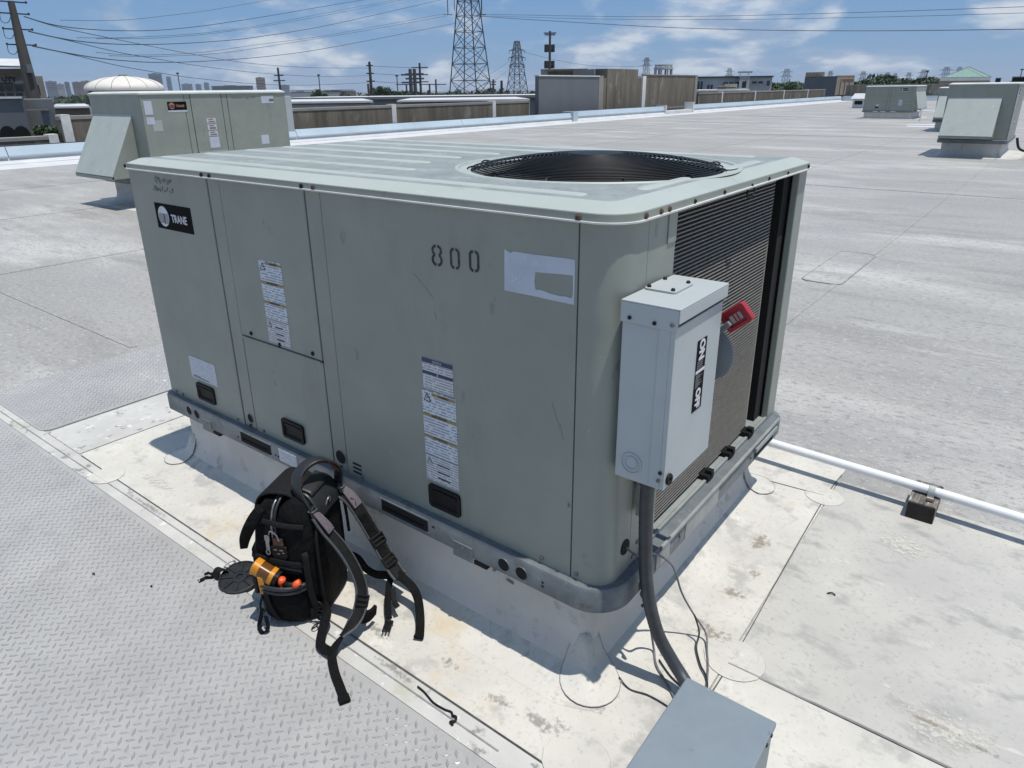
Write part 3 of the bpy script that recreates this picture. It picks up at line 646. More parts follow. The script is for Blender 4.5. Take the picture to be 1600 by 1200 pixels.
# screws
def fscrew(x, z, m=SCREW, y=0, r=.0085): return U('screw', MB().lathe([(r, 0), (r, .003), (r * .7, .0055), (r * .3, .006)], (x, y, z), 8, (0, -1, 0)), m)
for x, z in ((.817, .880), (1.013, .872), (1.224, .880)): fscrew(x, z, BLACK, 0, .009)
for x in (.06, .12, .60, .80, .70, 1.20, 1.32, 1.45, 2.30, 2.43): fscrew(x, .418 if x < 2 else .424, SCREW if x not in (.70, 1.32) else RUST, 0, .007)
fscrew(.012, 1.517, BLACK, -.012, .009)
for x, mm in ((.648, BLACK), (.705, BLACK), (1.288, BLACK), (1.352, RUST), (2.412, RUST)): fscrew(x, 1.515, mm, -.0125, .009)
for y, mm, r in ((.10, RUST, .009), (.185, RUST, .008), (.235, RUST, .008), (.40, BLACK, .006), (.62, BLACK, .006), (1.03, BLACK, .006), (1.24, BLACK, .005), (1.50, BLACK, .008)):
    U('screw', MB().lathe([(r, 0), (r, .003), (r * .6, .006)], (UL + .0115, y, 1.516), 8, (1, 0, 0)), mm)
for z, y in ((.47, .20), (.435, .30), (.43, .17)): U('screw', MB().lathe([(.008, 0), (.008, .003), (.004, .005)], (UL - .001, y, z), 8, (1, 0, 0)), SCREW)
U('wire_hook', MB().tube(catmull([(UL + .012, .86, 1.515), (UL + .02, .87, 1.495), (UL + .02, .85, 1.475), (UL + .015, .82, 1.478), (UL + .015, .82, 1.50)], 5), .003, 6), BLACK, smooth=True)
# grommet at the low corner
gm = U('round_hole', MB().lathe([(.026, 0), (.026, .003)], (UL - .0005, .115, .50), 18, (1, 0, 0)), HOLE)
# top cover
crr = (.035, .085, .035, .035)
FX, FY, FR = 1.975, .795, .458
prof = [(-.02, 1.506), (.020, 1.504), (.0205, 1.5085), (.012, 1.5085), (.012, 1.527), (.0105, 1.5295), (-.044, 1.5485), (-.060, 1.550)]
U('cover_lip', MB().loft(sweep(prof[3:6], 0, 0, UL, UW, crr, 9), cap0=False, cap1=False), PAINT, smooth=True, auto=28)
U('drip_edge', MB().loft(sweep(prof[:4], 0, 0, UL, UW, crr, 9), cap0=False, cap1=False), mat('drip_edge_sunlit', (.62, .63, .62), None, 20, .45), smooth=True, auto=28)  # white colour gives the thin flange its sunlit line
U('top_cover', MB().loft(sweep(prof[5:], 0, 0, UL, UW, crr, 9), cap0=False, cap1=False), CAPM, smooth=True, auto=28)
def ray_out(a, o=-.060):
    """where a ray from the fan centre meets the flat top's outline"""
    P = outline(0, 0, UL, UW, crr, o, 9); d = (math.cos(a), math.sin(a)); best = None
    for i in range(len(P)):
        p, q = P[i], P[(i + 1) % len(P)]; ex, ey = q[0] - p[0], q[1] - p[1]; det = d[0] * -ey + ex * d[1]
        if abs(det) < 1e-9: continue
        t = ((p[0] - FX) * -ey + ex * (p[1] - FY)) / det; s = (d[0] * (p[1] - FY) - d[1] * (p[0] - FX)) / det
        if t > 0 and -1e-6 <= s <= 1 + 1e-6 and (best is None or t < best): best = t
    return best
P = outline(0, 0, UL, UW, crr, -.060, 9)
angs = sorted(set([2 * math.pi * k / 144 for k in range(144)] + [math.atan2(y - FY, x - FX) % (2 * math.pi) for x, y in P]))
outer = [(FX + ray_out(a) * math.cos(a), FY + ray_out(a) * math.sin(a), 1.550) for a in angs]
circ = lambda r, z: [(FX + r * math.cos(a), FY + r * math.sin(a), z) for a in angs]
U('top_sheet', MB().loft([outer, circ(FR + .065, 1.550)], False, False), CAPTOP, smooth=False)
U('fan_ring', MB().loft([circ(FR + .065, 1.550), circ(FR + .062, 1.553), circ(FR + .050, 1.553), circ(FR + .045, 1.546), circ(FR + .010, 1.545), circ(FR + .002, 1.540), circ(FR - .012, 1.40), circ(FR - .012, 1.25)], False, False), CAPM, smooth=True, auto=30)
def rib(x0, y0, x1, y1, w=.045):
    d = Vector((x1 - x0, y1 - y0, 0)); L = d.length; d.normalize(); s = Vector((-d.y, d.x, 0))
    def rg(o, z): return [Vector((x0, y0, z)) - d * 0 + d * a * 1 + s * b for a, b in outline(0, -w / 2, L, w / 2, (w * .49,) * 4, o, 4)]
    U('stiffening_rib', MB().loft([rg(0, 1.5495), rg(-.006, 1.5535), rg(-.012, 1.5545)], False, True), CAPM, smooth=True, auto=40)
for y, xe in ((.125, 2.35), (.33, 1.50), (.555, 1.36), (.775, 1.33), (1.0, 1.36), (1.22, 1.50), (1.425, 2.35)): rib(.10, y, xe, y)
rib(2.42, .30, 2.42, .62); rib(2.42, .93, 2.42, 1.25)
# fan guard: domed rings on radial wires, hub plate on top
guard = U('fan_guard', MB().lathe([(.098, 0), (.104, .004), (.10, .010), (.05, .013), (.0, .0135)], (FX, FY, 1.588), 32), GRILL, smooth=True, auto=40)
def gz(r): return 1.549 + .046 * (1 - (r / FR) ** 2.2)
nr = 23
for i in range(nr):
    r = .112 + (FR - .112) * i / (nr - 1)
    mesh_obj('ring_wire', MB().tube([(FX + r * math.cos(a), FY + r * math.sin(a), gz(r)) for a in [2 * math.pi * k / 72 for k in range(72)]], .0027, 5, closed=True), GRILL, guard, smooth=True)
for k in range(12):
    a = 2 * math.pi * (k + .4) / 12
    mesh_obj('spoke_wire', MB().tube([(FX + r * math.cos(a), FY + r * math.sin(a), gz(r) - .004) for r in (.09, .2, .3, .4, FR - .01, FR + .004)], .0035, 5), GRILL, guard, smooth=True)
    mesh_obj('clip', MB().tube(catmull([(FX + (FR - .03) * math.cos(a), FY + (FR - .03) * math.sin(a), 1.552), (FX + (FR + .002) * math.cos(a), FY + (FR + .002) * math.sin(a), 1.556), (FX + (FR + .018) * math.cos(a), FY + (FR + .018) * math.sin(a), 1.548)], 3), .003, 5), GRILL, guard)
fan = U('fan_motor', MB().lathe([(.075, 0), (.08, .01), (.08, .2), (.03, .21)], (FX, FY, 1.26), 24), BLACK, smooth=True, auto=40)
for k in range(3):
    a0 = 2 * math.pi * k / 3 + .5; v = []; f = []
    for i in range(7):
        r = .09 + (FR - .04 - .09) * i / 6
        for j in range(7):
            a = a0 + (j / 6 - .5) * 1.25 * (.6 + .4 * i / 6); v.append((FX + r * math.cos(a), FY + r * math.sin(a), 1.40 + .11 * (j / 6 - .5)))
    for i in range(6):
        for j in range(6): f.append((i * 7 + j, i * 7 + j + 1, i * 7 + j + 8, i * 7 + j + 7))
    mesh_obj('fan_blade', MB().add(v, f), BLACK, fan, smooth=True)
# ------------------------------------------------------------------ safety switch on the corner of the unit
BX0, BX1, BY0, BY1, BZ0, BZ1 = 2.538, 2.688, .006, .305, .808, 1.320
sw = thing('safety_switch', 'pale grey ON/OFF safety switch box with red handle on the unit corner', 'switch box', (2.61, .155, BZ0))
def S(name, mb, m, **k): return mesh_obj(name, mb, m, sw, **k)
S('enclosure', MB().box(BX0, BY0 + .003, BZ0, BX1 - .014, BY1 - .003, BZ1 - .05), BOXG, bevel=.004)
door = S('door', MB().box(BX1 - .0135, BY0, BZ0 + .004, BX1, BY1, BZ1 - .052).box(BX1 - .045, BY0, BZ0 + .004, BX1 - .0135, BY0 + .0025, BZ1 - .052), BOXG, bevel=.003)
S('hood_cap', MB().box(BX0 - .002, BY0 - .004, BZ1 - .004, BX1 + .010, BY1 + .004, BZ1).box(BX1 + .006, BY0 - .004, BZ1 - .038, BX1 + .010, BY1 + .004, BZ1 - .004).box(BX0 - .002, BY0 - .004, BZ1 - .058, BX1 + .006, BY0 - .0005, BZ1 - .004).box(BX0 - .002, BY1 + .0005, BZ1 - .05, BX1 + .006, BY1 + .004, BZ1 - .004), BOXG, bevel=.0015)
pp = S('top_plate', MB().loft([[(a, b, BZ1 + .0005) for a, b in outline(BX0 + .002, .115, BX0 + .092, .235, (.01,) * 4, 0, 3)], [(a, b, BZ1 + .006) for a, b in outline(BX0 + .002, .115, BX0 + .092, .235, (.01,) * 4, 0, 3)]]), BOXG, bevel=.001)
for a, b in ((.012, .128), (.08, .128), (.012, .222), (.08, .222)): mesh_obj('screw', MB().lathe([(.006, 0), (.006, .004), (.003, .007)], (BX0 + a, b, BZ1 + .006), 8), BLACK, pp)
for x, z, mm in ((2.563, BZ1 - .044, BLACK), (2.632, BZ1 - .046, BLACK), (2.679, BZ1 - .042, SCREW), (2.672, BZ0 + .03, SCREW), (2.676, BZ0 + .055, BLACK)):
    S('screw', MB().lathe([(.0055, 0), (.0055, .003), (.002, .0045)], (x, BY0 - .004 + (.003 if z < 1.2 else 0), z), 8, (0, -1, 0)), mm)
ko = S('knockout', MB().tube([(2.588 + .030 * math.cos(t * math.pi / 14), BY0 + .0022, .862 + .030 * math.sin(t * math.pi / 14)) for t in range(28)], .0022, 5, closed=True), BOXG, smooth=True)
mesh_obj('knockout_ring', MB().tube([(2.588 + .019 * math.cos(t * math.pi / 14), BY0 + .0022, .862 + .019 * math.sin(t * math.pi / 14)) for t in range(28)], .002, 5, closed=True), BOXG, ko, smooth=True)
hasp = S('hasp', MB().tube([(BX1 + .004, .030 + .012 * math.cos(t * math.pi / 8), .838 + .012 * math.sin(t * math.pi / 8)) for t in range(16)], .005, 6, closed=True), BLACK, smooth=True)
# ON / OFF plate reading downwards
lp = S('position_plate', MB().box(BX1, .150, .985, BX1 + .0012, .212, 1.194), LOGOB); lp['label'] = 'black plate reading ON and OFF'
def side_M(x, y, z): return Matrix(((0, 0, 1, x), (0, 1, 0, y), (-1, 0, 0, z), (0, 0, 0, 1)))
text_obj('plate_word', 'ON', .046, LOGOW, lp, side_M(BX1 + .0014, .181, 1.164), bold=.0022, sx=.80)
text_obj('plate_word', 'OFF', .042, LOGOW, lp, side_M(BX1 + .0014, .181, 1.021), bold=.0020, sx=.80)
mesh_obj('plate_print', MB().box(BX1 + .0008, .152, 1.098, BX1 + .0018, .210, 1.107), LOGOW, lp)
pm = MB()
for k in range(9): pm.box(BX1 + .0008, .156, 1.056 + k * .0044, BX1 + .0016, .175 + .03 * ((k * 7) % 5) / 5, 1.0578 + k * .0044)
for k in range(4): pm.box(BX1 + .0008, .158, 1.112 + k * .006, BX1 + .0016, .195, 1.1145 + k * .006)
mesh_obj('plate_print', pm, mat('dim_print', (.16, .17, .19), None, 50, .5), lp)
# side-mounted handle
S('pivot_disc', MB().lathe([(.083, 0), (.086, .003), (.086, .008), (.08, .011)], (2.628, .372, 1.085), 36, (0, -1, 0)), mat('handle_grey', (.17, .19, .21), None, 8, .5), smooth=True, auto=40)
S('pivot_boss', MB().box(2.60, .304, 1.06, 2.655, .365, 1.11), BOXG, bevel=.004)
S('lever', MB().bar((2.65, .358, 1.145), (2.70, .358, 1.196), .016, .040, (0, 1, 0)), mat('handle_grey', (.17, .19, .21)), bevel=.003)
gx = Vector((.735, 0, .63)).normalized(); gz_ = Vector((-gx.z, 0, gx.x)); gc = Vector((2.712, .362, 1.212))
def grip_ring(w, h, r, y): return [gc + gx * a + gz_ * b + Vector((0, y, 0)) for a, b in outline(-w, -h, w, h, (r,) * 4, 0, 4)]
gr_ = S('grip', MB().loft([grip_ring(.040, .029, .008, .012), grip_ring(.042, .031, .009, 0), grip_ring(.040, .029, .008, -.014), grip_ring(.029, .020, .004, -.014), grip_ring(.027, .018, .004, -.006)], True, True), REDP, smooth=True, auto=35)
mesh_obj('grip_window', MB().loft([grip_ring(.019, .011, .003, -.0062), grip_ring(.019, .011, .003, -.0075)]), mat('grip_pale', (.42, .36, .33), None, 40, .6), gr_)
mesh_obj('grip_bar', MB().bar(gc + gx * -.004 + gz_ * -.010 + Vector((0, -.009, 0)), gc + gx * -.004 + gz_ * .010 + Vector((0, -.009, 0)), .003, .003).bar(gc + gx * .007 + gz_ * -.010 + Vector((0, -.009, 0)), gc + gx * .007 + gz_ * .010 + Vector((0, -.009, 0)), .003, .003), REDP, gr_)
# mounting channel under the box
S('mounting_channel', MB().box(2.5405, .15, .60, 2.556, .19, .808).box(2.5405, .205, .66, 2.566, .217, .808).box(2.556, .217, .66, 2.562, .24, .808), GALVL, bevel=.002)

# ------------------------------------------------------------------ conduit, wires, low box
cpts = [(2.612, .075, .815), (2.606, .085, .70), (2.602, .105, .56), (2.603, .125, .42), (2.618, .140, .30), (2.648, .155, .19), (2.695, .165, .11), (2.75, .150, .068), (2.82, .09, .062), (2.88, -.03, .07)]
cond = thing('flexible_conduit', 'dark grey flexible conduit curving from switch box to blue-grey box', 'conduit', (2.612, .075, 0))
cp = catmull(cpts, 14)
mesh_obj('sleeve', MB().tube(cp, [.0205 + .0007 * (i % 2) for i in range(len(cp))], 14), CONDM, cond, smooth=True)
mesh_obj('connector', MB().lathe([(.027, 0), (.027, .022), (.024, .024), (.024, .04)], (2.612, .075, .772), 16), CONDM, cond, smooth=True, auto=40)
lb = thing('junction_box', 'blue-grey sheet metal box in the foreground at the bottom edge', 'junction box', (2.943, -.35, 0))
mesh_obj('box_body', MB().box(2.824, -.76, .006, 3.062, -.040, .262), BOXTOP, lb, bevel=.004)
mesh_obj('box_lid', MB().box(2.819, -.765, .264, 3.067, -.034, .282), BOXTOP, lb, bevel=.004)
for y in (-.075, -.11): mesh_obj('screw', MB().lathe([(.006, 0), (.005, .003)], (3.067, y, .273), 8, (1, 0, 0)), BLACK, lb)
def wire(label, pts, r, m, cat='cable', name='control_cable'):
    return tag(mesh_obj(name, MB().tube(catmull(pts, 8), r, 6), m, smooth=True), label, cat)
wire('thin dark cable looping from the low corner hole out to the right', [(2.525, .118, .50), (2.56, .15, .46), (2.57, .24, .42), (2.60, .33, .33), (2.625, .375, .20), (2.662, .412, .10), (2.705, .425, .035), (2.735, .37, .012), (2.775, .28, .010), (2.83, .10, .010)], .0036, WIREG)
wire('black cable beside the thin looping cable right of the conduit', [(2.662, .412, .103), (2.69, .40, .05), (2.70, .36, .018), (2.74, .30, .014), (2.79, .24, .014), (2.84, .08, .012)], .0032, WIREB)
wire('grey cable hanging close to the conduit under the rail', [(2.575, .19, .34), (2.585, .205, .27), (2.575, .235, .17), (2.578, .255, .09), (2.59, .26, .02), (2.625, .21, .010), (2.70, .15, .010), (2.84, .02, .010)], .004, WIREG)
wire('black cable crossing the membrane from curb corner to the box', [(2.555, .08, .025), (2.60, .07, .010), (2.66, .085, .009), (2.74, .08, .009), (2.83, .05, .009)], .0024, WIREB)
wire('short black cable end poking out below the rail', [(2.560, .165, .36), (2.575, .17, .33), (2.570, .175, .30), (2.59, .17, .28), (2.578, .165, .265)], .006, WIREB)
wire('black cable joining conduit foot on the membrane', [(2.62, .24, .010), (2.68, .20, .009), (2.76, .16, .010), (2.83, .06, .010)], .003, WIREB)

# ------------------------------------------------------------------ drain pipe on its wooden block
pipe = thing('drain_pipe', 'white plastic drain pipe running right across the roof', 'pipe', (3.0, 1.79, .09))
mesh_obj('pipe_run', MB().tube([(1.0, 1.86, .115), (2.3, 1.815, .115), (3.17, 1.785, .113), (4.4, 1.72, .110), (6.5, 1.66, .112)], .0215, 14), PVC, pipe, smooth=True)
mesh_obj('coupling', MB().lathe([(.027, 0), (.027, .06)], (4.6, 1.716, .110), 14, (1, -.03, 0)), PVC, pipe, smooth=True, auto=40)
blk = thing('wooden_block', 'weathered timber block holding up the white drain pipe', 'wood block', (3.17, 1.78, 0))
mesh_obj('timber', MB().box(3.115, 1.682, .004, 3.225, 1.90, .091), WOOD, blk, bevel=.004)
mesh_obj('dark_end', MB().box(3.1165, 1.679, .006, 3.2235, 1.6835, .084), WOODD, blk, bevel=.002)  # end face in a much darker wood tone
for x in (3.145, 3.182, 3.207): mesh_obj('crack', MB().box(x, 1.70, .0895, x + .0025, 1.89, .0915), WOODD, blk)
mesh_obj('pipe_strap', MB().ribbon([(3.190, 1.735, .093), (3.190, 1.752, .094), (3.190, 1.760, .120), (3.190, 1.785, .138), (3.190, 1.808, .122), (3.190, 1.815, .094), (3.190, 1.835, .093)], .026, .003, Vector((1, 0, 0))), GALVL, blk)
mesh_obj('rusty_clip', MB().box(3.178, 1.712, .0915, 3.206, 1.735, .099), RUST, blk, bevel=.002)

# ------------------------------------------------------------------ the tool backpack
FAB = mat('black_nylon', (.0040, .0041, .0045), (.0075, .0076, .008), 60, .8, bump=.25, bscale=500, spec=.12, ripple=.7, rscale=22, rdist=.02)
FAB2 = mat('charcoal_nylon', (.008, .0085, .009), (.013, .0135, .014), 50, .75, bump=.2, bscale=400, spec=.15)
LEATH = mat('grey_leather', (.022, .024, .026), (.014, .015, .017), 40, .42, bump=.12, bscale=160)
TANL = mat('brown_leather', (.085, .036, .018), (.05, .022, .012), 40, .5, bump=.12, bscale=160)
WEB = mat('mauve_webbing', (.13, .11, .13), (.10, .085, .10), 120, .7, bump=.2, bscale=500)
FOAM = mat('strap_edge_grey', (.075, .078, .084), (.05, .053, .058), 60, .6, spec=.3)
CHROME = mat('zip_metal', (.35, .35, .36), (.2, .2, .21), 60, .35, .8)
YEL = mat('tool_yellow', (.62, .25, .008), (.52, .20, .006), 30, .45)
SMOKE = mat('tool_amber', (.14, .055, .006), (.09, .035, .005), 30, .3)
ORG = mat('tool_orange', (.78, .10, .025), (.65, .08, .02), 30, .4)
B0 = (1.392, -.259, .006)
bag = thing('backpack', 'black tool backpack standing in front of the unit with straps hanging down', 'backpack', B0, math.radians(25))
def B(name, mb, m, parent=None, **k): return mesh_obj(name, mb, m, parent or bag, world=False, **k)
def sup(cx, cy, hx, hy, z, e=3.6, n=36, dz=None):
    r = []
    for k in range(n):
        a = 2 * math.pi * k / n; c, s = math.cos(a), math.sin(a)
        x = cx + hx * math.copysign(abs(c) ** (2 / e), c); y = cy + hy * math.copysign(abs(s) ** (2 / e), s)
        r.append((x, y, z + (dz(x, y) if dz else 0)))
    return r
wob = lambda x, y: .006 * math.sin(x * 40 + y * 23)
B('main_compartment', MB().loft([sup(.035, 0, .070, .120, .0), sup(.035, 0, .084, .136, .015), sup(.036, 0, .088, .142, .12), sup(.036, 0, .088, .140, .28, dz=wob), sup(.038, 0, .084, .134, .38, dz=wob), sup(.044, 0, .072, .122, .44, dz=wob), sup(.052, 0, .052, .104, .472, dz=wob), sup(.058, 0, .028, .080, .486)]), FAB, smooth=True)
B('front_compartment', MB().loft([sup(-.082, 0, .040, .110, .004), sup(-.082, 0, .052, .128, .02), sup(-.084, 0, .056, .134, .14), sup(-.084, 0, .054, .132, .28, dz=wob), sup(-.078, 0, .050, .124, .37, dz=wob), sup(-.066, 0, .044, .112, .43, dz=wob), sup(-.052, 0, .030, .094, .462, dz=wob), sup(-.045, 0, .014, .07, .472)]), FAB, smooth=True)
B('base_shell', MB().loft([sup(-.012, 0, .118, .138, -.002), sup(-.012, 0, .128, .148, .004), sup(-.012, 0, .130, .150, .05), sup(-.012, 0, .126, .146, .058)]), BLACK, smooth=True, auto=50)
for z, hx, hy, cx in ((.205, .132, .1475, -.02), (.395, .122, .134, -.018)):
    B('seam_piping', MB().tube([(cx + hx * math.copysign(abs(math.cos(a)) ** .55, math.cos(a)), hy * math.copysign(abs(math.sin(a)) ** .55, math.sin(a)), z + .006 * math.sin(3 * a)) for a in [2 * math.pi * k / 48 for k in range(48)]], .0035, 6, closed=True), FAB2, smooth=True)
B('compression_strap', MB().ribbon([(-.125, -.138, .262), (-.06, -.150, .258), (.02, -.152, .252), (.09, -.146, .250)], .020, .004, Vector((0, .2, 1))), FAB2, smooth=True)
B('compression_strap', MB().ribbon([(-.10, -.130, .418), (-.05, -.142, .412), (.03, -.144, .405), (.09, -.132, .40)], .018, .004, Vector((0, .4, 1))), FAB2, smooth=True)
B('front_pouch', MB().loft([sup(-.138, 0, .022, .085, .06), sup(-.142, 0, .030, .095, .09), sup(-.142, 0, .030, .095, .24), sup(-.136, 0, .02, .085, .27)]), FAB, smooth=True)
# top flap folded over
B('top_flap', MB().ribbon([(-.125, .02, .30), (-.128, .02, .40), (-.10, .01, .465), (-.05, 0, .493), (.00, 0, .492), (.03, 0, .478)], [.17, .19, .19, .18, .17, .16], .012, Vector((0, 1, 0))), FAB2, smooth=True)
B('side_tongue', MB().ribbon([(-.065, -.128, .46), (-.095, -.150, .41), (-.125, -.160, .35), (-.142, -.155, .30)], [.035, .042, .038, .026], .014, Vector((.5, .2, .4))), FAB, smooth=True)
# dark leather yoke between the strap anchors
B('yoke', MB().ribbon([(.045, 0, .500), (.085, 0, .490), (.118, 0, .450), (.128, 0, .405)], [.14, .16, .17, .17], .008, Vector((0, 1, 0))), LEATH, smooth=True)
B('yoke_band', MB().ribbon([(.050, -.005, .512), (.090, -.005, .500), (.100, -.005, .490)], .13, .010, Vector((0, 1, 0))), LEATH, smooth=True)
hd_ = B('carry_handle', MB().ribbon([(.098, -.088, .425), (.080, -.090, .470), (.050, -.078, .525), (.052, -.045, .572), (.085, .000, .594), (.118, .045, .572), (.130, .078, .525), (.126, .088, .480), (.122, .088, .440)], [.044, .050, .052, .046, .044, .046, .050, .048, .044], .007, Vector((.75, -.35, .0))), LEATH, smooth=True)
B('handle_lining', MB().ribbon([(.050, -.070, .522), (.052, -.042, .564), (.083, .000, .586), (.114, .042, .564), (.126, .070, .522)], [.048, .044, .042, .044, .048], .005, Vector((.75, -.35, 0))), TANL, hd_, smooth=True)
for y, x in ((-.088, .104), (.088, .126)):
    pa = B('anchor_patch', MB().ribbon([(x + .004, y, .462), (x + .014, y, .425)], .046, .006, Vector((0, 1, 0))), LEATH)
    st = MB()
    for sx_ in (-1, 1): st.bar((x + .010, y - .016 * sx_, .458), (x + .0195, y + .016 * sx_, .428), .0022, .0022)
    st.bar((x + .010, y - .018, .458), (x + .010, y + .018, .458), .0022).bar((x + .0195, y - .018, .428), (x + .0195, y + .018, .428), .0022)
    B('stitching', st, FOAM, pa)
# shoulder straps
def shoulder(path, sides, tag_side, wd):
    s = B('shoulder_strap', MB().ribbon(path, wd, .012, sides, 8), FAB2, smooth=True)
    P_ = catmull(path, 8); S_ = catmull(sides, 8)
    for sg_ in (-1, 1):
        ed = []
        for i, p in enumerate(P_):
            t = (P_[min(i + 1, len(P_) - 1)] - P_[max(i - 1, 0)]).normalized(); sv = S_[i] - t * S_[i].dot(t); sv.normalize()
            ed.append(p + sv * (wd * .5) * sg_)
        B('strap_piping', MB().tube(ed, .0055, 8), FOAM, s, smooth=True)
    return s
near = [(.118, -.088, .425), (.150, -.090, .375), (.206, -.092, .305), (.248, -.098, .232), (.276, -.112, .160), (.283, -.150, .105), (.270, -.194, .068), (.246, -.236, .045)]
ns = [(.1, .9, .1), (.1, .9, .2), (.2, .9, .2), (.35, .85, .1), (.5, .75, .1), (.6, .6, .2), (.65, .5, .35), (.6, .4, .5)]
far = [(.122, .088, .42), (.165, .088, .392), (.210, .088, .318), (.250, .086, .240), (.288, .075, .180), (.335, .050, .128), (.365, .034, .108)]
fs_ = [(.5, .75, .1)] * 7
s1_ = shoulder(near, [Vector(x) for x in ns], 1, .038); s2_ = shoulder(far, [Vector(x) for x in fs_], 1, .048)
B('strap_webbing', MB().ribbon([(.205, .082, .334), (.246, .080, .252), (.283, .070, .192), (.330, .046, .142)], .034, .006, Vector((.5, .75, .1))), FAB, s2_, smooth=True)
for p_, sd in (((.128, -.090, .418), Vector((0, 1, 0))), ((.150, .088, .412), Vector((.4, .8, 0)))):
    x, y, z = p_
    tb = B('webbing_tab', MB().ribbon([(x - .026, y, z + .034), (x, y, z + .010), (x + .030, y, z - .026), (x + .044, y, z - .048)], [.022, .030, .038, .038], .007, sd), WEB)
    B('triglide', MB().tube([(x - .02 + .014 * math.cos(t), y + .018 * math.sin(t), z + .03) for t in [k * math.pi / 6 for k in range(12)]], .003, 6, closed=True), CHROME, tb)
    B('stitching', MB().bar((x + .022, y - .012, z - .011), (x + .042, y + .012, z - .039), .002).bar((x + .022, y + .012, z - .011), (x + .042, y - .012, z - .039), .002), FAB2, tb)
def slider(c, d, sd, w, name='strap_buckle', parent=None):
    c = Vector(c); d = Vector(d).normalized(); sd = Vector(sd); sd = (sd - d * sd.dot(d)).normalized(); nv = d.cross(sd)
    m = MB()
    for k in (-1, 0, 1): m.bar(c + d * .017 * k - sd * w / 2 + nv * .006, c + d * .017 * k + sd * w / 2 + nv * .006, .007, .007)
    for k in (-1, 1): m.bar(c - d * .021 + sd * w / 2 * k + nv * .006, c + d * .021 + sd * w / 2 * k + nv * .006, .006, .008)
    return B(name, m, BLACK, parent, bevel=.0015)
slider((.262, .082, .225), (.04, -.01, -.07), (.5, .75, .1), .05); slider((.312, .06, .155), (.05, -.02, -.05), (.5, .75, .1), .046)
slider((.285, -.135, .125), (0, -.04, -.05), (.5, .6, .2), .04)
# lower webbing, tails and hanging buckle
web = B('lower_webbing', MB().ribbon([(.100, .10, .13), (.165, .088, .125), (.200, .082, .085), (.245, .074, .070), (.300, .060, .085), (.35, .04, .105)], .032, .004, Vector((.2, .2, 1))), FAB, smooth=True)
B('webbing_tail', MB().ribbon([(.350, .038, .118), (.395, .018, .105), (.428, .000, .090), (.452, -.022, .060), (.474, -.070, .020), (.494, -.135, .010)], .032, .004, [Vector(v) for v in ((.6, .5, .3), (.6, .6, .2), (.7, .6, .1), (.9, .4, 0), (.95, .3, 0), (.95, .2, 0))]), FAB, smooth=True)
B('tail_end', MB().box(.476, -.153, .006, .512, -.133, .018), FAB, bevel=.004)
B('webbing_tail', MB().ribbon([(.246, -.236, .045), (.236, -.290, .026), (.270, -.350, .012), (.318, -.408, .009), (.352, -.448, .009)], .030, .004, [Vector(v) for v in ((.6, .4, .5), (.8, .5, .2), (.85, .5, 0), (.8, .6, 0), (.8, .6, 0))]), FAB, smooth=True)
B('tail_end', MB().bar((.342, -.438, .011), (.362, -.462, .011), .036, .012), FAB, bevel=.003)
B('webbing_loop', MB().ribbon([(.105, -.110, .075), (.150, -.150, .060), (.156, -.205, .028), (.178, -.262, .018), (.232, -.290, .026)], .034, .004, [Vector(v) for v in ((.3, .3, .9), (.7, .5, .4), (.9, .3, .2), (.7, .6, .2), (.8, .5, .2))]), FAB, smooth=True)
B('hip_pad', MB().ribbon([(.255, -.17, .085), (.30, -.14, .06), (.315, -.10, .06)], .05, .014, Vector((.3, .3, .9))), FAB, smooth=True)
bk = B('side_release_buckle', MB().box(-.014, -.02, -.004, .014, .012, .004).box(-.014, -.040, -.003, -.009, -.02, .003).box(.009, -.040, -.003, .014, -.02, .003).box(-.003, -.038, -.003, .003, -.02, .003).box(-.016, .012, -.005, .016, .022, .005), BLACK, bevel=.0015)
bk.location = (.368, -.118, .016); bk.rotation_euler = (math.radians(-8), 0, math.radians(10))
B('buckle_webbing', MB().ribbon([(.330, .045, .115), (.322, .02, .075), (.340, -.045, .036), (.362, -.092, .020)], .024, .004, Vector((.9, .3, 0))), FAB, smooth=True)
B('frayed_webbing', MB().ribbon([(.340, .01, .07), (.36, -.03, .05), (.385, -.06, .05)], .02, .004, Vector((.5, .6, .3))), FAB2, smooth=True)
# back panel welt, zips, rings
B('back_welt', MB().tube(catmull([(.126, -.118, .06), (.127, -.122, .22), (.124, -.112, .36), (.122, -.06, .405), (.124, .06, .412), (.124, .112, .36), (.127, .122, .22)], 6), .006, 8), FAB2, smooth=True)
zp = B('zip_track', MB().tube(catmull([(-.022, -.128, .33), (-.022, -.128, .40), (-.018, -.108, .455), (-.012, -.05, .486), (-.012, .05, .486)], 6), .0055, 6), LEATH, smooth=True)
B('zip_track', MB().tube(catmull([(-.034, -.132, .34), (-.036, -.126, .40), (-.034, -.100, .455), (-.03, -.05, .478)], 6), .0045, 6), CHROME, smooth=True)
pl_ = B('zip_pull', MB().box(-.058, -.150, .335, -.038, -.144, .358).box(-.055, -.1515, .298, -.041, -.1465, .336), CHROME, bevel=.002)
B('zip_loop', MB().tube([(-.048 + .007 * math.cos(t), -.152, .292 + .010 * math.sin(t)) for t in [k * math.pi / 6 for k in range(12)]], .0028, 6, closed=True), CHROME, pl_)
B('pull_cord', MB().tube(catmull([(-.040, -.145, .362), (-.030, -.15, .38), (-.012, -.146, .365), (-.004, -.146, .34)], 5), .003, 6), CHROME)
B('brown_tab', MB().box(-.030, -.146, .318, .010, -.139, .350), TANL, bevel=.002)
sh = B('badge', MB().loft([[(a, -.1415, b) for a, b in outline(-.040, .255, .022, .318, (.028, .028, .006, .006), 0, 6)], [(a, -.147, b) for a, b in outline(-.040, .255, .022, .318, (.028, .028, .006, .006), -.002, 6)]]), BLACK, bevel=.0015)
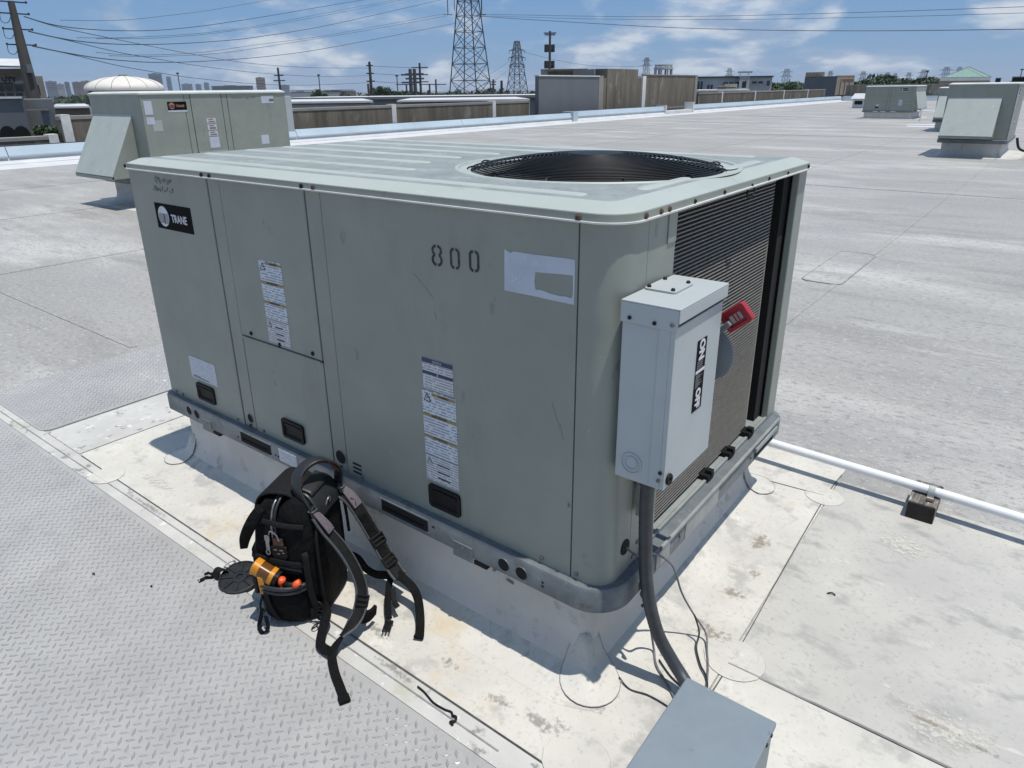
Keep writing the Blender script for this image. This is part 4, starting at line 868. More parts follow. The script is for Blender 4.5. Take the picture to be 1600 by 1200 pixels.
for a, b, c in ((-.028, .300, .012), (-.006, .300, .014), (-.016, .284, .010), (.004, .290, .008)): B('badge_mark', MB().box(a, -.1485, b, a + c, -.1465, b + .004), CHROME, sh)
B('oval_ring', MB().tube([(.127 + .006 * math.sin(t), -.012 + .016 * math.cos(t), .432 + .022 * math.sin(t)) for t in [k * math.pi / 8 for k in range(16)]], .0035, 6, closed=True), CHROME, smooth=True)
# tool loop down the near edge
lp_ = B('tool_loop', MB().ribbon([(.085, -.142, .300), (.094, -.150, .285), (.098, -.156, .20), (.106, -.152, .10), (.122, -.138, .055)], .022, .006, Vector((.9, .3, 0))), FAB2, smooth=True)
B('d_ring', MB().tube([(.088 + .010 * math.cos(t), -.154, .292 - .010 * abs(math.sin(t))) for t in [k * math.pi / 6 for k in range(12)]], .0028, 6, closed=True), CHROME, lp_)
# side pocket with rolled rim
def pk(z, d, hx, cx=-.012): return [(cx + hx * math.cos(math.pi + math.pi * k / 16), -.138 - d * math.sin(math.pi * k / 16), z) for k in range(17)] + [(cx + hx * math.cos(math.pi * k / 8), -.132, z) for k in range(1, 8)]
poc = B('side_pocket', MB().loft([pk(.008, .030, .080), pk(.02, .040, .088), pk(.10, .058, .096), pk(.175, .068, .100), pk(.172, .060, .092), pk(.12, .052, .088)], True, True), FAB, smooth=True)
rim_ = [(x, y, z + .004) for x, y, z in pk(.176, .068, .100)[:17]]
B('pocket_rim', MB().tube(rim_, .0085, 8), LEATH, poc, smooth=True); B('pocket_rim', MB().tube([(x, y, z - .017) for x, y, z in rim_], .0075, 8), LEATH, poc, smooth=True)
B('pocket_tape', MB().ribbon([(-.045, -.208, .160), (-.040, -.204, .10), (-.02, -.192, .03)], .020, .005, Vector((1, 0, 0))), FAB2, poc, smooth=True)
B('back_lip', MB().tube(catmull([(-.06, -.142, .232), (.0, -.146, .228), (.07, -.142, .222)], 4), .008, 8), LEATH, poc, smooth=True)
cb_ = B('carabiner', MB().tube(catmull([(-.075, -.192, .125), (-.058, -.205, .120), (-.055, -.208, .088), (-.070, -.206, .072), (-.082, -.200, .09), (-.075, -.192, .125)], 5), .0045, 6), BLACK, smooth=True)
B('hanging_loop', MB().ribbon([(-.072, -.205, .085), (-.078, -.212, .05), (-.085, -.222, .016), (-.062, -.240, .010), (-.045, -.228, .02), (-.058, -.212, .06)], .014, .004, [Vector((.7, .2, .3))] * 6), FAB, smooth=True)
for z in (.085, .052, .03): B('d_ring', MB().tube([(.118 + .012 * math.cos(t), -.146, z + .012 * math.sin(t)) for t in [k * math.pi / 6 for k in range(12)]], .004, 6, closed=True), BLACK, smooth=True)
B('wire_ring', MB().tube([(.110 + .012 * math.cos(t), -.175 + .012 * math.sin(t), .012 + .010 * math.cos(t)) for t in [k * math.pi / 6 for k in range(12)]], .0022, 6, closed=True), BLACK, smooth=True)
# tools in the pocket (their own things; placed in the bag's frame)
TM = Matrix.Translation(B0) @ Matrix.Rotation(math.radians(25), 4, 'Z')
def in_bag(mb): mb.v = [tuple(TM @ Vector(v)) for v in mb.v]; return mb
tl = thing('handheld_meter', 'yellow and amber handheld tool poking out of the backpack side pocket', 'tool', tuple(TM @ Vector((-.06, -.17, .15))))
ca = Vector((-.095, -.176, .245)); cb2 = Vector((-.016, -.178, .205))
def pris(c, d, hs, zs): return None
ax = (cb2 - ca).normalized()
def ell(c, ra, rb, n=18):
    a = Vector((0, 1, 0)); b = ax.cross(a).normalized()
    return [c + a * ra * math.copysign(abs(math.cos(2 * math.pi * k / n)) ** .6, math.cos(2 * math.pi * k / n)) + b * rb * math.copysign(abs(math.sin(2 * math.pi * k / n)) ** .6, math.sin(2 * math.pi * k / n)) for k in range(n)]
def seg(t0, t1, ra, rb, m, name, rnd0=False):
    rr_ = [ell(ca + ax * (t0 + (t1 - t0) * s), ra * (.75 if rnd0 and s == 0 else 1), rb * (.75 if rnd0 and s == 0 else 1)) for s in (0, .15, .85, 1)]
    mesh_obj(name, in_bag(MB().loft(rr_)), m, tl, smooth=True, auto=40)
seg(-.004, .024, .026, .030, YEL, 'tool_end', True); seg(.024, .066, .0255, .0285, SMOKE, 'tool_body'); seg(.066, .082, .026, .030, YEL, 'tool_collar'); seg(.082, .098, .024, .028, BLACK, 'tool_face')
mesh_obj('tool_grip', in_bag(MB().prism([(-.012, .0), (.012, .0), (.016, -.075), (-.008, -.075)], ca + ax * .034 + Vector((0, -.026, -.010)), (1, 0, 0), (0, 0, 1), (0, .03, 0))), YEL, tl, bevel=.004)
mesh_obj('tool_back', in_bag(MB().prism([(-.030, .012), (-.012, .008), (-.012, -.075), (-.025, -.075)], ca + ax * .030 + Vector((0, -.024, -.014)), (1, 0, 0), (0, 0, 1), (0, .03, 0))), BLACK, tl, bevel=.004)
ot = thing('orange_hand_tool', 'small orange-red and black tool lying in the backpack pocket', 'tool', tuple(TM @ Vector((.03, -.18, .16))))
mesh_obj('knob', in_bag(MB().lathe([(.010, -.014), (.0135, -.010), (.0135, .010), (.009, .014)], (.008, -.182, .200), 14, (.3, 0, 1))), ORG, ot, smooth=True, auto=50)
mesh_obj('shaft', in_bag(MB().tube([(.010, -.184, .192), (.040, -.186, .192), (.056, -.186, .194)], .0095, 10)), BLACK, ot, smooth=True)
mesh_obj('grip', in_bag(MB().tube([(.050, -.186, .186), (.066, -.184, .198), (.078, -.180, .206)], [.010, .0125, .011], 12)), ORG, ot, smooth=True)
mesh_obj('trigger', in_bag(MB().tube([(.008, -.196, .176), (.028, -.200, .178)], [.009, .008], 8)), ORG, ot, smooth=True)
tag(mesh_obj('red_clip', in_bag(MB().tube([(-.108, -.150, .130), (-.100, -.165, .125), (-.092, -.172, .128)], [.007, .008, .006], 8)), mat('dull_red', (.22, .012, .012), None, 40, .5), smooth=True), 'small dull red clip beside the backpack pocket', 'clip')

# ------------------------------------------------------------------ small things lying about
RP = mat('reel_plastic', (.010, .0105, .011), (.02, .021, .022), 40, .4, spec=.4)
rc = Vector((1.115, -.385, .030)); rax = Vector((.10, -.16, 1)).normalized()
reel = thing('cable_reel', 'round black plastic reel lying flat at the edge of the walkway pad', 'reel', (1.115, -.385, .008))
mesh_obj('flange', MB().lathe([(.060, -.014), (.081, -.014), (.083, -.010), (.083, -.004), (.081, 0), (.076, .001), (.074, -.003), (.030, -.003), (.028, 0), (.014, 0), (.013, -.006), (.0, -.006)], rc, 40, rax), RP, reel, smooth=True, auto=35)
mesh_obj('flange', MB().lathe([(.074, -.024), (.080, -.024), (.080, -.018), (.060, -.014)], rc, 40, rax), RP, reel, smooth=True, auto=35)
a_ = rax.cross(Vector((0, 1, 0))).normalized(); b_ = rax.cross(a_)
for k in range(8):
    u = a_ * math.cos(k * math.pi / 4) + b_ * math.sin(k * math.pi / 4)
    mesh_obj('spoke', MB().bar(rc + u * .026, rc + u * .076, .005, .004, rax), RP, reel)
lan = thing('lanyard_clip', 'bundle of black webbing with steel snap hook beside the reel', 'lanyard', (1.02, -.418, .004))
for k in range(3): mesh_obj('webbing_coil', MB().ribbon([(1.01 + .012 * k, -.44, .012), (1.02 + .010 * k, -.425, .045), (1.035 + .008 * k, -.405, .040), (1.03 + .012 * k, -.395, .010)], .016, .005, Vector((.8, .3, 0))), FAB2, lan, smooth=True)
mesh_obj('frayed_end', MB().ribbon([(1.015, -.445, .014), (.992, -.465, .010), (.985, -.490, .008)], .022, .003, Vector((.6, .5, 0))).ribbon([(1.01, -.43, .02), (.975, -.435, .012), (.965, -.452, .010)], .014, .003, Vector((.6, .5, 0))), FAB, lan, smooth=True)
mesh_obj('snap_hook', MB().tube(catmull([(1.018, -.392, .034), (1.012, -.372, .040), (1.018, -.352, .040), (1.030, -.350, .038), (1.034, -.368, .036), (1.028, -.388, .034), (1.018, -.392, .034)], 4), .0035, 6), CHROME, lan, smooth=True)
zt = thing('zip_tie', 'black plastic cable tie dropped on the grey strip beside the pad', 'cable tie', (2.13, -.35, .004))
mesh_obj('tie_strap', MB().tube(catmull([(2.046, -.335, .008), (2.08, -.338, .007), (2.13, -.350, .007), (2.175, -.348, .007), (2.20, -.343, .008), (2.212, -.352, .009)], 6), .0032, 6), BLACK, zt, smooth=True)
mesh_obj('tie_head', MB().tube(catmull([(2.212, -.352, .009), (2.226, -.350, .011), (2.232, -.362, .009), (2.222, -.372, .008), (2.236, -.376, .008)], 5), .0042, 6), BLACK, zt, smooth=True)
gb = random.Random(5)
for (x, y, l), lab in zip(((.60, -.725, .006), (.865, -.62, .0035), (2.98, .93, .014)), (
        'black crumb of debris on the walkway pad left of the reel', 'small black speck on the pad near the reel', 'twisted black scrap on the worn membrane at right')):
    tag(mesh_obj('debris_scrap', MB().tube(catmull([(x, y, .012 if x < 2 else .009), (x + l, y + l * .7, .016 if x < 2 else .012), (x + 2 * l, y + l * .5, .012 if x < 2 else .009)], 4), .0025, 6), BLACK), lab, 'debris', 'scraps of debris on the roof')
# ------------------------------------------------------------------ other rooftop units
def bg_curb(label, x0, y0, x1, y1, h=.36):
    t = thing('roof_curb', label, 'roof curb', ((x0 + x1) / 2, (y0 + y1) / 2, 0), group='roof curbs of the other units')
    mesh_obj('curb_flashing', MB().loft(sweep([(0, h), (0, .14), (.02, .07), (.07, .02), (.16, .005)], x0, y0, x1, y1, (.03,) * 4, 4), True, False), CURBM, t, smooth=True, auto=40)
    o = outline(x0, y0, x1, y1, (.05,) * 4, .45, 4)
    mesh_obj('flashing_sheet', MB().loft([[(a, b, .0005) for a, b in o], [(a, b, .0045) for a, b in o]]), SKIRT, t)
def bg_unit(label, loc, rz, L, W_, z0=.36, z1=1.86, hood='left', front=True, logo_x=.16, red=True, disconnect=True, splits=(.27, .31, .52, .56), hood_d=.50):
    t = thing('rooftop_unit', label, 'air conditioner', (loc[0], loc[1], z0), rz, 'other rooftop units')
    BASE.pop(t.name, None)
    def q(name, mb, m, parent=None, **k): return mesh_obj(name, mb, m, parent or t, world=False, **k)
    H = z1 - z0
    q('inner_shell', MB().box(.02, .02, .02, L - .02, W_ - .02, H - .03), DARK)
    q('base_rail', MB().loft(sweep([(0, -.01), (.03, 0), (.03, .085), (.0, .095)], 0, 0, L, W_, (.03,) * 4, 3)), GALV, bevel=.004)
    zt = H - .055
    e = [0] + [s * L for s in splits] + [L]
    for i in range(len(e) - 1):
        nm = 'post' if i % 2 else 'access_panel'
        if i == 2:
            q('filter_panel', MB().box(e[i] + .006, 0, .33 * H + .01, e[i + 1] - .006, .014, zt), PAINT, bevel=.004)
            q('filter_panel', MB().box(e[i] + .006, .001, .098, e[i + 1] - .006, .014, .33 * H), PAINT, bevel=.004)
            q('panel_lip', MB().box(e[i] + .012, -.012, .33 * H - .002, e[i + 1] - .012, 0, .33 * H + .012), CAPM)
        else: q(nm, MB().box(e[i] + .004, .002 * (i % 2), .098, e[i + 1] - .004, .014, zt), PAINT, bevel=.004)
    q('end_panel', MB().box(0, .02, .098, .014, W_ - .004, zt), PAINT, bevel=.004)
    q('end_panel', MB().box(L - .014, .02, .098, L, W_ - .004, zt), PAINT, bevel=.004)
    q('back_panel', MB().box(.02, W_ - .014, .098, L - .02, W_, zt), PAINT, bevel=.004)
    q('top_cover', MB().loft(sweep([(0, zt), (.016, zt), (.016, zt + .025), (-.05, H - .005), (-.07, H)], 0, 0, L, W_, (.03,) * 4, 4)), mat('cap_sunlit_tone', (.56, .58, .545), (.48, .50, .47), 2, .5), bevel=.002)  # paler colour stands in for sun on the cap's edge
    if front:
        logo(t, logo_x * L, H * .80, .33, .13, 0, world=False, wm=LOGOR if red else LOGOW)
        q('info_strip', MB().box(logo_x * L, -.002, H * .80 - .03, logo_x * L + .33, .001, H * .80 - .005), LABEL)
    sgn = -1 if hood == 'left' else 1
    xe = 0 if hood == 'left' else L
    # rain hood: sloped face, two cheeks, bottom mesh
    ht, hb, d = H * .76, .15, hood_d
    ya, yb = W_ * .20 if hood == 'left' else .08, W_ * .97
    P0 = [(xe, ya, ht), (xe, yb, ht), (xe + sgn * d, yb, hb + .05), (xe + sgn * d, ya, hb + .05)]
    hd = q('rain_hood', MB().loft([P0, [(a, b, c - .02) for a, b, c in P0]]), CAPM, bevel=.003)
    for yy in (ya, yb - .012): q('hood_cheek', MB().prism([(0, ht - .02), (sgn * d, hb + .03), (sgn * d, hb), (0, hb)], (xe, yy, 0), (1, 0, 0), (0, 0, 1), (0, .012, 0)), PAINT, hd)
    q('hood_lip', MB().box(min(xe + sgn * d, xe + sgn * (d - .02)), ya, hb - .02, max(xe + sgn * d, xe + sgn * (d - .02)), yb, hb + .04), PAINT, hd)
    if disconnect:
        xs = L if hood == 'left' else 0
        s_ = 1 if hood == 'left' else -1
        q('switch_box', MB().box(min(xs, xs + s_ * .15), .02, H * .50, max(xs, xs + s_ * .15), .30, H * .92), BOXG, bevel=.004)
    return t, q, H
LH = 1.50
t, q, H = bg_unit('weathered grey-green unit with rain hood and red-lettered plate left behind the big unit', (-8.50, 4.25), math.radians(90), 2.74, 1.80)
for x, z, w, h, mm in ((.05, 1.14, .13, .21, LABEL), (.05, .99, .13, .11, LABELB), (.14, .88, .16, .17, INKF), (1.09, .97, .17, .08, LABEL), (1.09, .86, .17, .09, LABEL), (1.09, .76, .17, .08, LABEL), (1.09, .56, .18, .18, LABELB), (2.22, 1.27, .26, .13, LABELB), (2.12, .56, .16, .16, LABEL)):
    if mm is INKF:
        q('paint_patch', MB().box(x, -.0015, z, x + w, .001, z + h), CAPM)
    else:
        lb_ = q('paper_label', MB().box(x, -.0025, z, x + w, .001, z + h), mm)
        if w == .17: q('label_print', MB().box(x + .03, -.0035, z + .012, x + w - .02, -.002, z + h - .045).box(x + .03, -.0035, z + h - .03, x + w - .05, -.002, z + h - .012), mat('brown_print', (.25, .18, .12), None, 60, .6), lb_)
q('missing_corner', MB().box(2.38, -.004, 1.30, 2.48, .0, 1.345), INKF)
q('marker_scribble', MB().box(1.62, -.002, 1.37, 1.86, .001, 1.385).box(1.90, -.002, 1.36, 1.97, .001, 1.38).box(2.0, -.002, 1.37, 2.1, .001, 1.39), INKF)
bg_curb('pale flashed curb under the left hooded unit', -10.22, 4.35, -8.58, 6.9)
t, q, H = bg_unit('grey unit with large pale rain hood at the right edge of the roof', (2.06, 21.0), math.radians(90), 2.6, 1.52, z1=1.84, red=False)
q('paper_label', MB().box(.10, -.003, .95, .26, .001, 1.25), LABELB); q('paper_label', MB().box(.10, -.003, .84, .26, .001, .93), LABEL)
bg_curb('pale flashed curb under the unit at the right edge', .62, 21.1, 1.98, 23.5)
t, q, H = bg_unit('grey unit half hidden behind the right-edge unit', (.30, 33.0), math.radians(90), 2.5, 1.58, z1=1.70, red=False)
bg_curb('pale flashed curb of the half hidden unit', -1.2, 33.1, .2, 35.4)
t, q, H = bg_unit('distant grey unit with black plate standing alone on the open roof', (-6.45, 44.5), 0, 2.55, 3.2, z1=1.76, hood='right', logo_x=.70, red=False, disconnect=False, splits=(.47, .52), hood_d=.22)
q('filter_panel', MB().box(.53 * 2.55, -.003, .10, 2.53, .0, .60 * H), PAINT, bevel=.004)
q('handle', MB().box(.62, -.006, .22, .80, .001, .30), BLACK); q('paper_label', MB().box(.65, -.003, .31, .80, .001, .42), LABEL); q('paper_label', MB().box(1.78, -.006, .36, 1.96, .001, .66), LABELB)
for x in (.55, .95, 1.45): q('rail_slot', MB().box(x, -.034, .01, x + .25, -.029, .06), LABEL)
bg_curb('pale flashed curb of the distant unit', -6.38, 44.6, -4.0, 47.5, .35)
# exhaust hood beyond the distant unit
ex = thing('exhaust_hood', 'small white louvred exhaust box left of the distant unit', 'exhaust vent', tuple(at(1343, 150, 58)))
ex.location.z = 0; BASE[ex.name] = Vector(ex.location); l = ex.location
mesh_obj('vent_body', MB().box(l.x - .45, l.y, 0, l.x + .45, l.y + .9, .7), WHITEM, ex, bevel=.02)
mesh_obj('vent_opening', MB().box(l.x - .3, l.y - .01, .28, l.x + .3, l.y, .58), HOLE, ex)
mesh_obj('vent_cap', MB().loft([[(l.x - .6, l.y - .25, .75), (l.x + .6, l.y - .25, .75), (l.x + .6, l.y + 1.1, .75), (l.x - .6, l.y + 1.1, .75)], [(l.x - .4, l.y + .1, 1.15), (l.x + .4, l.y + .1, 1.15), (l.x + .4, l.y + .8, 1.15), (l.x - .4, l.y + .8, 1.15)]]), WHITEM, ex)
# pipe stand near the distant unit
ps = thing('pipe_stand', 'white pipe frame standing right of the distant unit', 'pipe', (-2.7, 42, 0))
mesh_obj('frame_pipe', MB().tube([(-3.1, 42, 0), (-3.1, 42, .75)], .03, 8), PVC, ps); mesh_obj('frame_pipe', MB().tube([(-2.45, 42, 0), (-2.45, 42, .5)], .03, 8), PVC, ps)
mesh_obj('cross_pipe', MB().tube([(-3.3, 42, .52), (-2.3, 42, .48)], .03, 8), PVC, ps)
for k, (x, y) in enumerate(((-2.2, 38.5), (-1.9, 36.6))):
    tag(mesh_obj('membrane_scrap', MB().loft([[(x + a, y + b, .001) for a, b in outline(-.9, -.5, .9, .5, (.2,) * 4, 0, 3)], [(x + a, y + b, .01) for a, b in outline(-.9, -.5, .9, .5, (.2,) * 4, 0, 3)]]), WHITEM), ('white membrane patch between distant unit and half hidden unit', 'white membrane patch just left of the half hidden unit')[k], 'membrane patch', 'bright patches on the roof')
tag(mesh_obj('black_hose', MB().tube(catmull([(2.25, 21.3, .5), (2.35, 21.2, .25), (2.6, 21.1, .2), (3.2, 21.2, .3)], 6), .03, 8), BLACK, smooth=True), 'black hose drooping beside the right-edge unit', 'hose')

# ------------------------------------------------------------------ roof edge
def along_y(name, prof, y0, y1, m, parent): return mesh_obj(name, MB().prism(prof, (0, y0, 0), (1, 0, 0), (0, 0, 1), (0, y1 - y0, 0)), m, parent)
par = thing('parapet', 'low white parapet with pale blue metal coping along the far roof edge', 'parapet', (-20.3, 40, 0))
ys = [-14, -4, 5.9, 15.6, 25.2, 34.9]
for a, b in zip(ys, ys[1:]):
    along_y('parapet_base', [(-20.6, -.4), (-19.96, -.4), (-19.96, .02), (-20.06, .16), (-20.06, .20), (-20.6, .20)], a, b, WHITEM, par)
    along_y('coping', [(-20.62, .16), (-20.02, .205), (-20.0, .20), (-20.0, .24), (-20.10, .47), (-20.16, .49), (-20.62, .44)], a + .01, b - .01, COPE, par)
    along_y('coping_edge', [(-20.64, .44), (-20.15, .491), (-20.12, .505), (-20.66, .465)], a + .012, b - .012, GREYB, par)
mesh_obj('coping_end', MB().box(-20.7, 34.92, 0, -19.9, 35.4, .55), COPE, par)
def edge2(y0, y1, sec):
    along_y('parapet_base', [(-20.6, -.4), (-19.96, -.4), (-19.96, .02), (-20.1, .18), (-20.1, .26), (-20.6, .26)], y0, y1, WHITEM, par)
    n = max(1, round((y1 - y0) / 10))
    for i in range(n):
        a, b = y0 + (y1 - y0) * i / n, y0 + (y1 - y0) * (i + 1) / n
        along_y('coping', [(-20.62, .22), (-20.04, .262), (-20.04, .29), (-20.12, .55), (-20.18, .56), (-20.62, .52)], a + .01, b - .01, COPE, par)
        along_y('coping_edge', [(-20.64, .52), (-20.17, .561), (-20.14, .575), (-20.66, .54)], a + .012, b - .012, GREYB, par)
edge2(35.4, 47.2, 0); edge2(52.0, 96, 0)
# scupper gap with its little kerb
mesh_obj('scupper_lip', MB().box(-20.7, 47.3, -.4, -20.0, 51.9, .22), WHITEM, par, bevel=.02); mesh_obj('scupper_rail', MB().box(-20.75, 47.3, .38, -20.6, 51.9, .46), GREYW, par)
mesh_obj('coping_end', MB().box(-20.7, 47.15, 0, -19.95, 47.32, .62), WHITEM, par); mesh_obj('coping_end', MB().box(-20.7, 51.85, 0, -19.95, 52.05, .75), WHITEM, par)
# stained concrete walls beyond the gap
def conc_wall(label, y0, y1, z, joints, x=-22.0):
    t = thing('concrete_wall', label, 'wall', (x, (y0 + y1) / 2, -9), group='stained concrete walls')
    e = [y0] + joints + [y1]
    for a, b in zip(e, e[1:]):
        mesh_obj('wall_panel', MB().box(x - .25, a + .02, -9, x, b - .02, z - .12), CONC, t)
        mesh_obj('wall_cap', MB().box(x - .30, a + .02, z - .12, x + .02, b - .02, z), CONCL, t, bevel=.01)
    for j in joints:
        mesh_obj('joint_strip', MB().box(x - .33, j - .14, -2, x + .04, j + .14, z + .04), JOINT, t)
conc_wall('stained concrete wall seen between the left unit and the grey screen', 8.15, 33.4, 1.19, [8.35, 22.6, 30.1])
conc_wall('low stained concrete wall at the far left edge', -6, 8.0, .62, [7.9], -22.05)
conc_wall('long stained concrete wall running away beyond the tall screens', 57.4, 96, 1.36, [62.6, 71.0, 79.8, 88.5])
# tall screens
sc = thing('screen_wall', 'smooth grey screen wall left of the tall stained panels', 'wall', (-21.4, 37, -9))
mesh_obj('screen_panel', MB().box(-21.65, 33.5, .35, -21.4, 40.2, 2.50), GREYW, sc); mesh_obj('screen_cap', MB().box(-21.70, 33.45, 2.50, -21.36, 40.25, 2.56), JOINT, sc)
mesh_obj('screen_foot', MB().box(-21.66, 33.5, -9, -21.5, 40.2, .35), CONC, sc); mesh_obj('screen_end', MB().box(-21.66, 40.2, -9, -21.38, 40.75, 2.56), CONCL, sc)
s2w = thing('tall_screen', 'tall streaked brown panel with a raised centre next to the grey screen', 'wall', (-22, 44, -9))
mesh_obj('wall_panel', MB().box(-22.3, 41.3, -9, -22.0, 47.2, 2.45), CONC, s2w); mesh_obj('raised_panel', MB().box(-22.9, 42.2, 0, -21.95, 46.5, 3.02), CONC, s2w); mesh_obj('raised_side', MB().box(-23.4, 42.16, 0, -22.91, 42.2, 3.02).box(-24.6, 42.1, 2.3, -22.92, 42.16, 3.0), CONCL, s2w)
mesh_obj('joint_strip', MB().box(-22.3, 40.8, -9, -21.9, 41.25, 2.52), JOINT, s2w); mesh_obj('joint_strip', MB().box(-22.3, 47.2, -9, -21.9, 47.7, 2.60), JOINT, s2w)
s3w = thing('tall_screen', 'plain dark streaked panel at the right end of the tall screens', 'wall', (-22, 52, -9))
mesh_obj('wall_panel', MB().box(-22.3, 47.75, -9, -22.0, 56.4, 2.66), CONC, s3w); mesh_obj('screen_cap', MB().box(-22.35, 47.75, 2.66, -21.96, 56.4, 2.72), CONCL, s3w); mesh_obj('joint_strip', MB().box(-22.35, 56.4, -9, -21.94, 56.9, 2.72), CONCL, s3w)
# back edge of the roof
bw = thing('concrete_wall', 'dark stained concrete wall closing the roof behind the far units', 'wall', (0, 97.4, -9), group='stained concrete walls')
for k in range(8): mesh_obj('wall_panel', MB().box(-20 + k * 7.5 + .03, 97.3, -9, -20 + (k + 1) * 7.5 - .03, 97.6, 1.75), CONC, bw)
mesh_obj('wall_cap', MB().box(-20, 97.25, 1.75, 40, 97.65, 1.84), CONCL, bw)
bp_ = thing('parapet', 'white parapet along the back edge of the roof', 'parapet', (10, 96.6, 0)); mesh_obj('parapet_base', MB().box(-20, 96.5, -.4, 40, 97.0, .35), WHITEM, bp_); mesh_obj('coping', MB().box(-20, 96.45, .35, 40, 97.05, .55), COPE, bp_)
# penthouse
ph = thing('roof_penthouse', 'grey and tan penthouse block standing beyond the far roof corner', 'building', (-19, 103, -9))
c0 = at(1254, 150, 118); c1 = at(1304, 150, 112); c2 = at(1331, 150, 113)
def wall_quad(p, q_, z0, z1, th=.3):
    d = (Vector((q_.x, q_.y, 0)) - Vector((p.x, p.y, 0))).normalized(); n_ = Vector((-d.y, d.x, 0)) * th
    a = Vector((p.x, p.y, z0)); b = Vector((q_.x, q_.y, z0))
    return MB().loft([[a, b, b + n_, a + n_], [v + Vector((0, 0, z1 - z0)) for v in (a, b, b + n_, a + n_)]])
zt = at(1304, 119, 112).z
mesh_obj('grey_wall', wall_quad(c0, c1, -9, zt), GREYW, ph); mesh_obj('tan_wall', wall_quad(c1, c2, at(1310, 148.5, 112).z, zt + .1), TAN, ph)
for k in range(1, 4):
    p = c1.lerp(c2, k / 4); mesh_obj('rib', MB().box(p.x - .08, p.y - .12, at(1310, 147.5, 112).z, p.x + .08, p.y + .1, zt - .4), CONCL, ph)
p = c1.lerp(c2, .5); mesh_obj('red_band', wall_quad(c1.lerp(c2, .35) + Vector((0, -.08, 0)), c1.lerp(c2, .98) + Vector((0, -.08, 0)), zt - .75, zt - .45, .05), mat('faded_red', (.20, .05, .035), (.3, .12, .08), 2, .8, world=True), ph)
back = c0 + (c2 - c1)
mesh_obj('roof_slab', MB().loft([[Vector((v.x, v.y, zt - .2)) for v in (c0, c1, c2, back)], [Vector((v.x, v.y, zt - .05)) for v in (c0, c1, c2, back)]]), CONCL, ph)
u0 = at(1262, 116, 120); u1 = at(1286, 116, 118)
for k in range(6):
    p = u0.lerp(u1, k / 5); mesh_obj('roof_louvre', MB().box(p.x - .25, p.y - .3, zt - .1, p.x + .2, p.y + .4, zt + .75), TAN, ph)
# ------------------------------------------------------------------ the neighbourhood
def mk(px, py, d, z=None):
    v = at(px, py, d)
    if z is not None: v.z = z
    return v
def perp(d_at):  # horizontal right-hand direction as seen from the roof
    v = Vector((d_at.x - CP.x, d_at.y - CP.y, 0)).normalized(); return Vector((v.y, -v.x, 0)), v
def block(pxl, pxr, pyt, d, depth, m, parent=None, zb=-9, name='wall'):
    a = at(pxl, pyt, d); b = at(pxr, pyt, d); zt = (a.z + b.z) / 2
    r_, f_ = perp((a + b) / 2)
    P0 = [Vector((a.x, a.y, zb)), Vector((b.x, b.y, zb)), Vector((b.x, b.y, zb)) + f_ * depth, Vector((a.x, a.y, zb)) + f_ * depth]
    return mesh_obj(name, MB().loft([P0, [Vector((v.x, v.y, zt)) for v in P0]]), m, parent), zt, a, b
def windows(parent, px0, px1, py0, py1, n, d, m=None, name='window', frame=True):
    for k in range(n):
        a = px0 + (px1 - px0) * (k + .1) / n; b = px0 + (px1 - px0) * (k + .9) / n
        p0, p1 = at(a, py1, d - .15), at(b, py1, d - .15); zt = at(a, py0, d - .15).z
        r_, f_ = perp(p0)
        P0 = [p0, p1, p1 + f_ * .12, p0 + f_ * .12]
        zb = p0.z
        w = mesh_obj(name, MB().loft([[Vector((v.x, v.y, zb)) for v in P0], [Vector((v.x, v.y, zt)) for v in P0]]), m or GLASS, parent)
# shop with curved white canopy, far left
sh_ = thing('shop_building', 'shopfront with curved white canopy and dark windows behind the steel pole', 'building', tuple(mk(20, 150, 62, -9)))
block(-120, 40, 118, 62, 14, WALLW, sh_)
a = at(-140, 99, 58); b = at(46, 103, 58)
r_, f_ = perp(b)
pr = [(-1.2, -.05), (-.6, .28), (.4, .50), (2.5, .62), (8, .55), (8, .2), (2.5, .2), (.4, .05), (-.6, -.15)]
mesh_obj('canopy', MB().loft([[Vector((p.x, p.y, p.z)) + f_ * u + Vector((0, 0, w)) for u, w in pr] for p in (a, b)]), WHITEM, sh_, smooth=True, auto=40)
block(-120, 38, 108, 61, 1, BRICKT, sh_, zb=at(0, 117, 61).z, name='fascia')
block(-120, 36, 127, 61.6, .5, WALLW, sh_, zb=at(0, 131, 61.6).z, name='sign_band')
text_obj('sign_word', 'UTY', .55, INK, sh_, Matrix.Translation(at(14, 124.5, 61.3)) @ Matrix(((perp(at(14, 124, 61))[0].x, 0, -perp(at(14, 124, 61))[1].x, 0), (perp(at(14, 124, 61))[0].y, 0, -perp(at(14, 124, 61))[1].y, 0), (0, 1, 0, 0), (0, 0, 0, 1))), bold=.03)
block(-100, 20, 129.5, 61.2, .2, INK, sh_, zb=at(0, 131, 61.2).z, name='sign_underline')
windows(sh_, -75, 38, 134, 143, 8, 61.9); windows(sh_, -75, 38, 145, 150, 8, 61.9)
block(38, 66, 119, 60, 6, CONCL, sh_, name='entrance_tower'); windows(sh_, 56, 65, 133, 149, 1, 59.9, DARK)
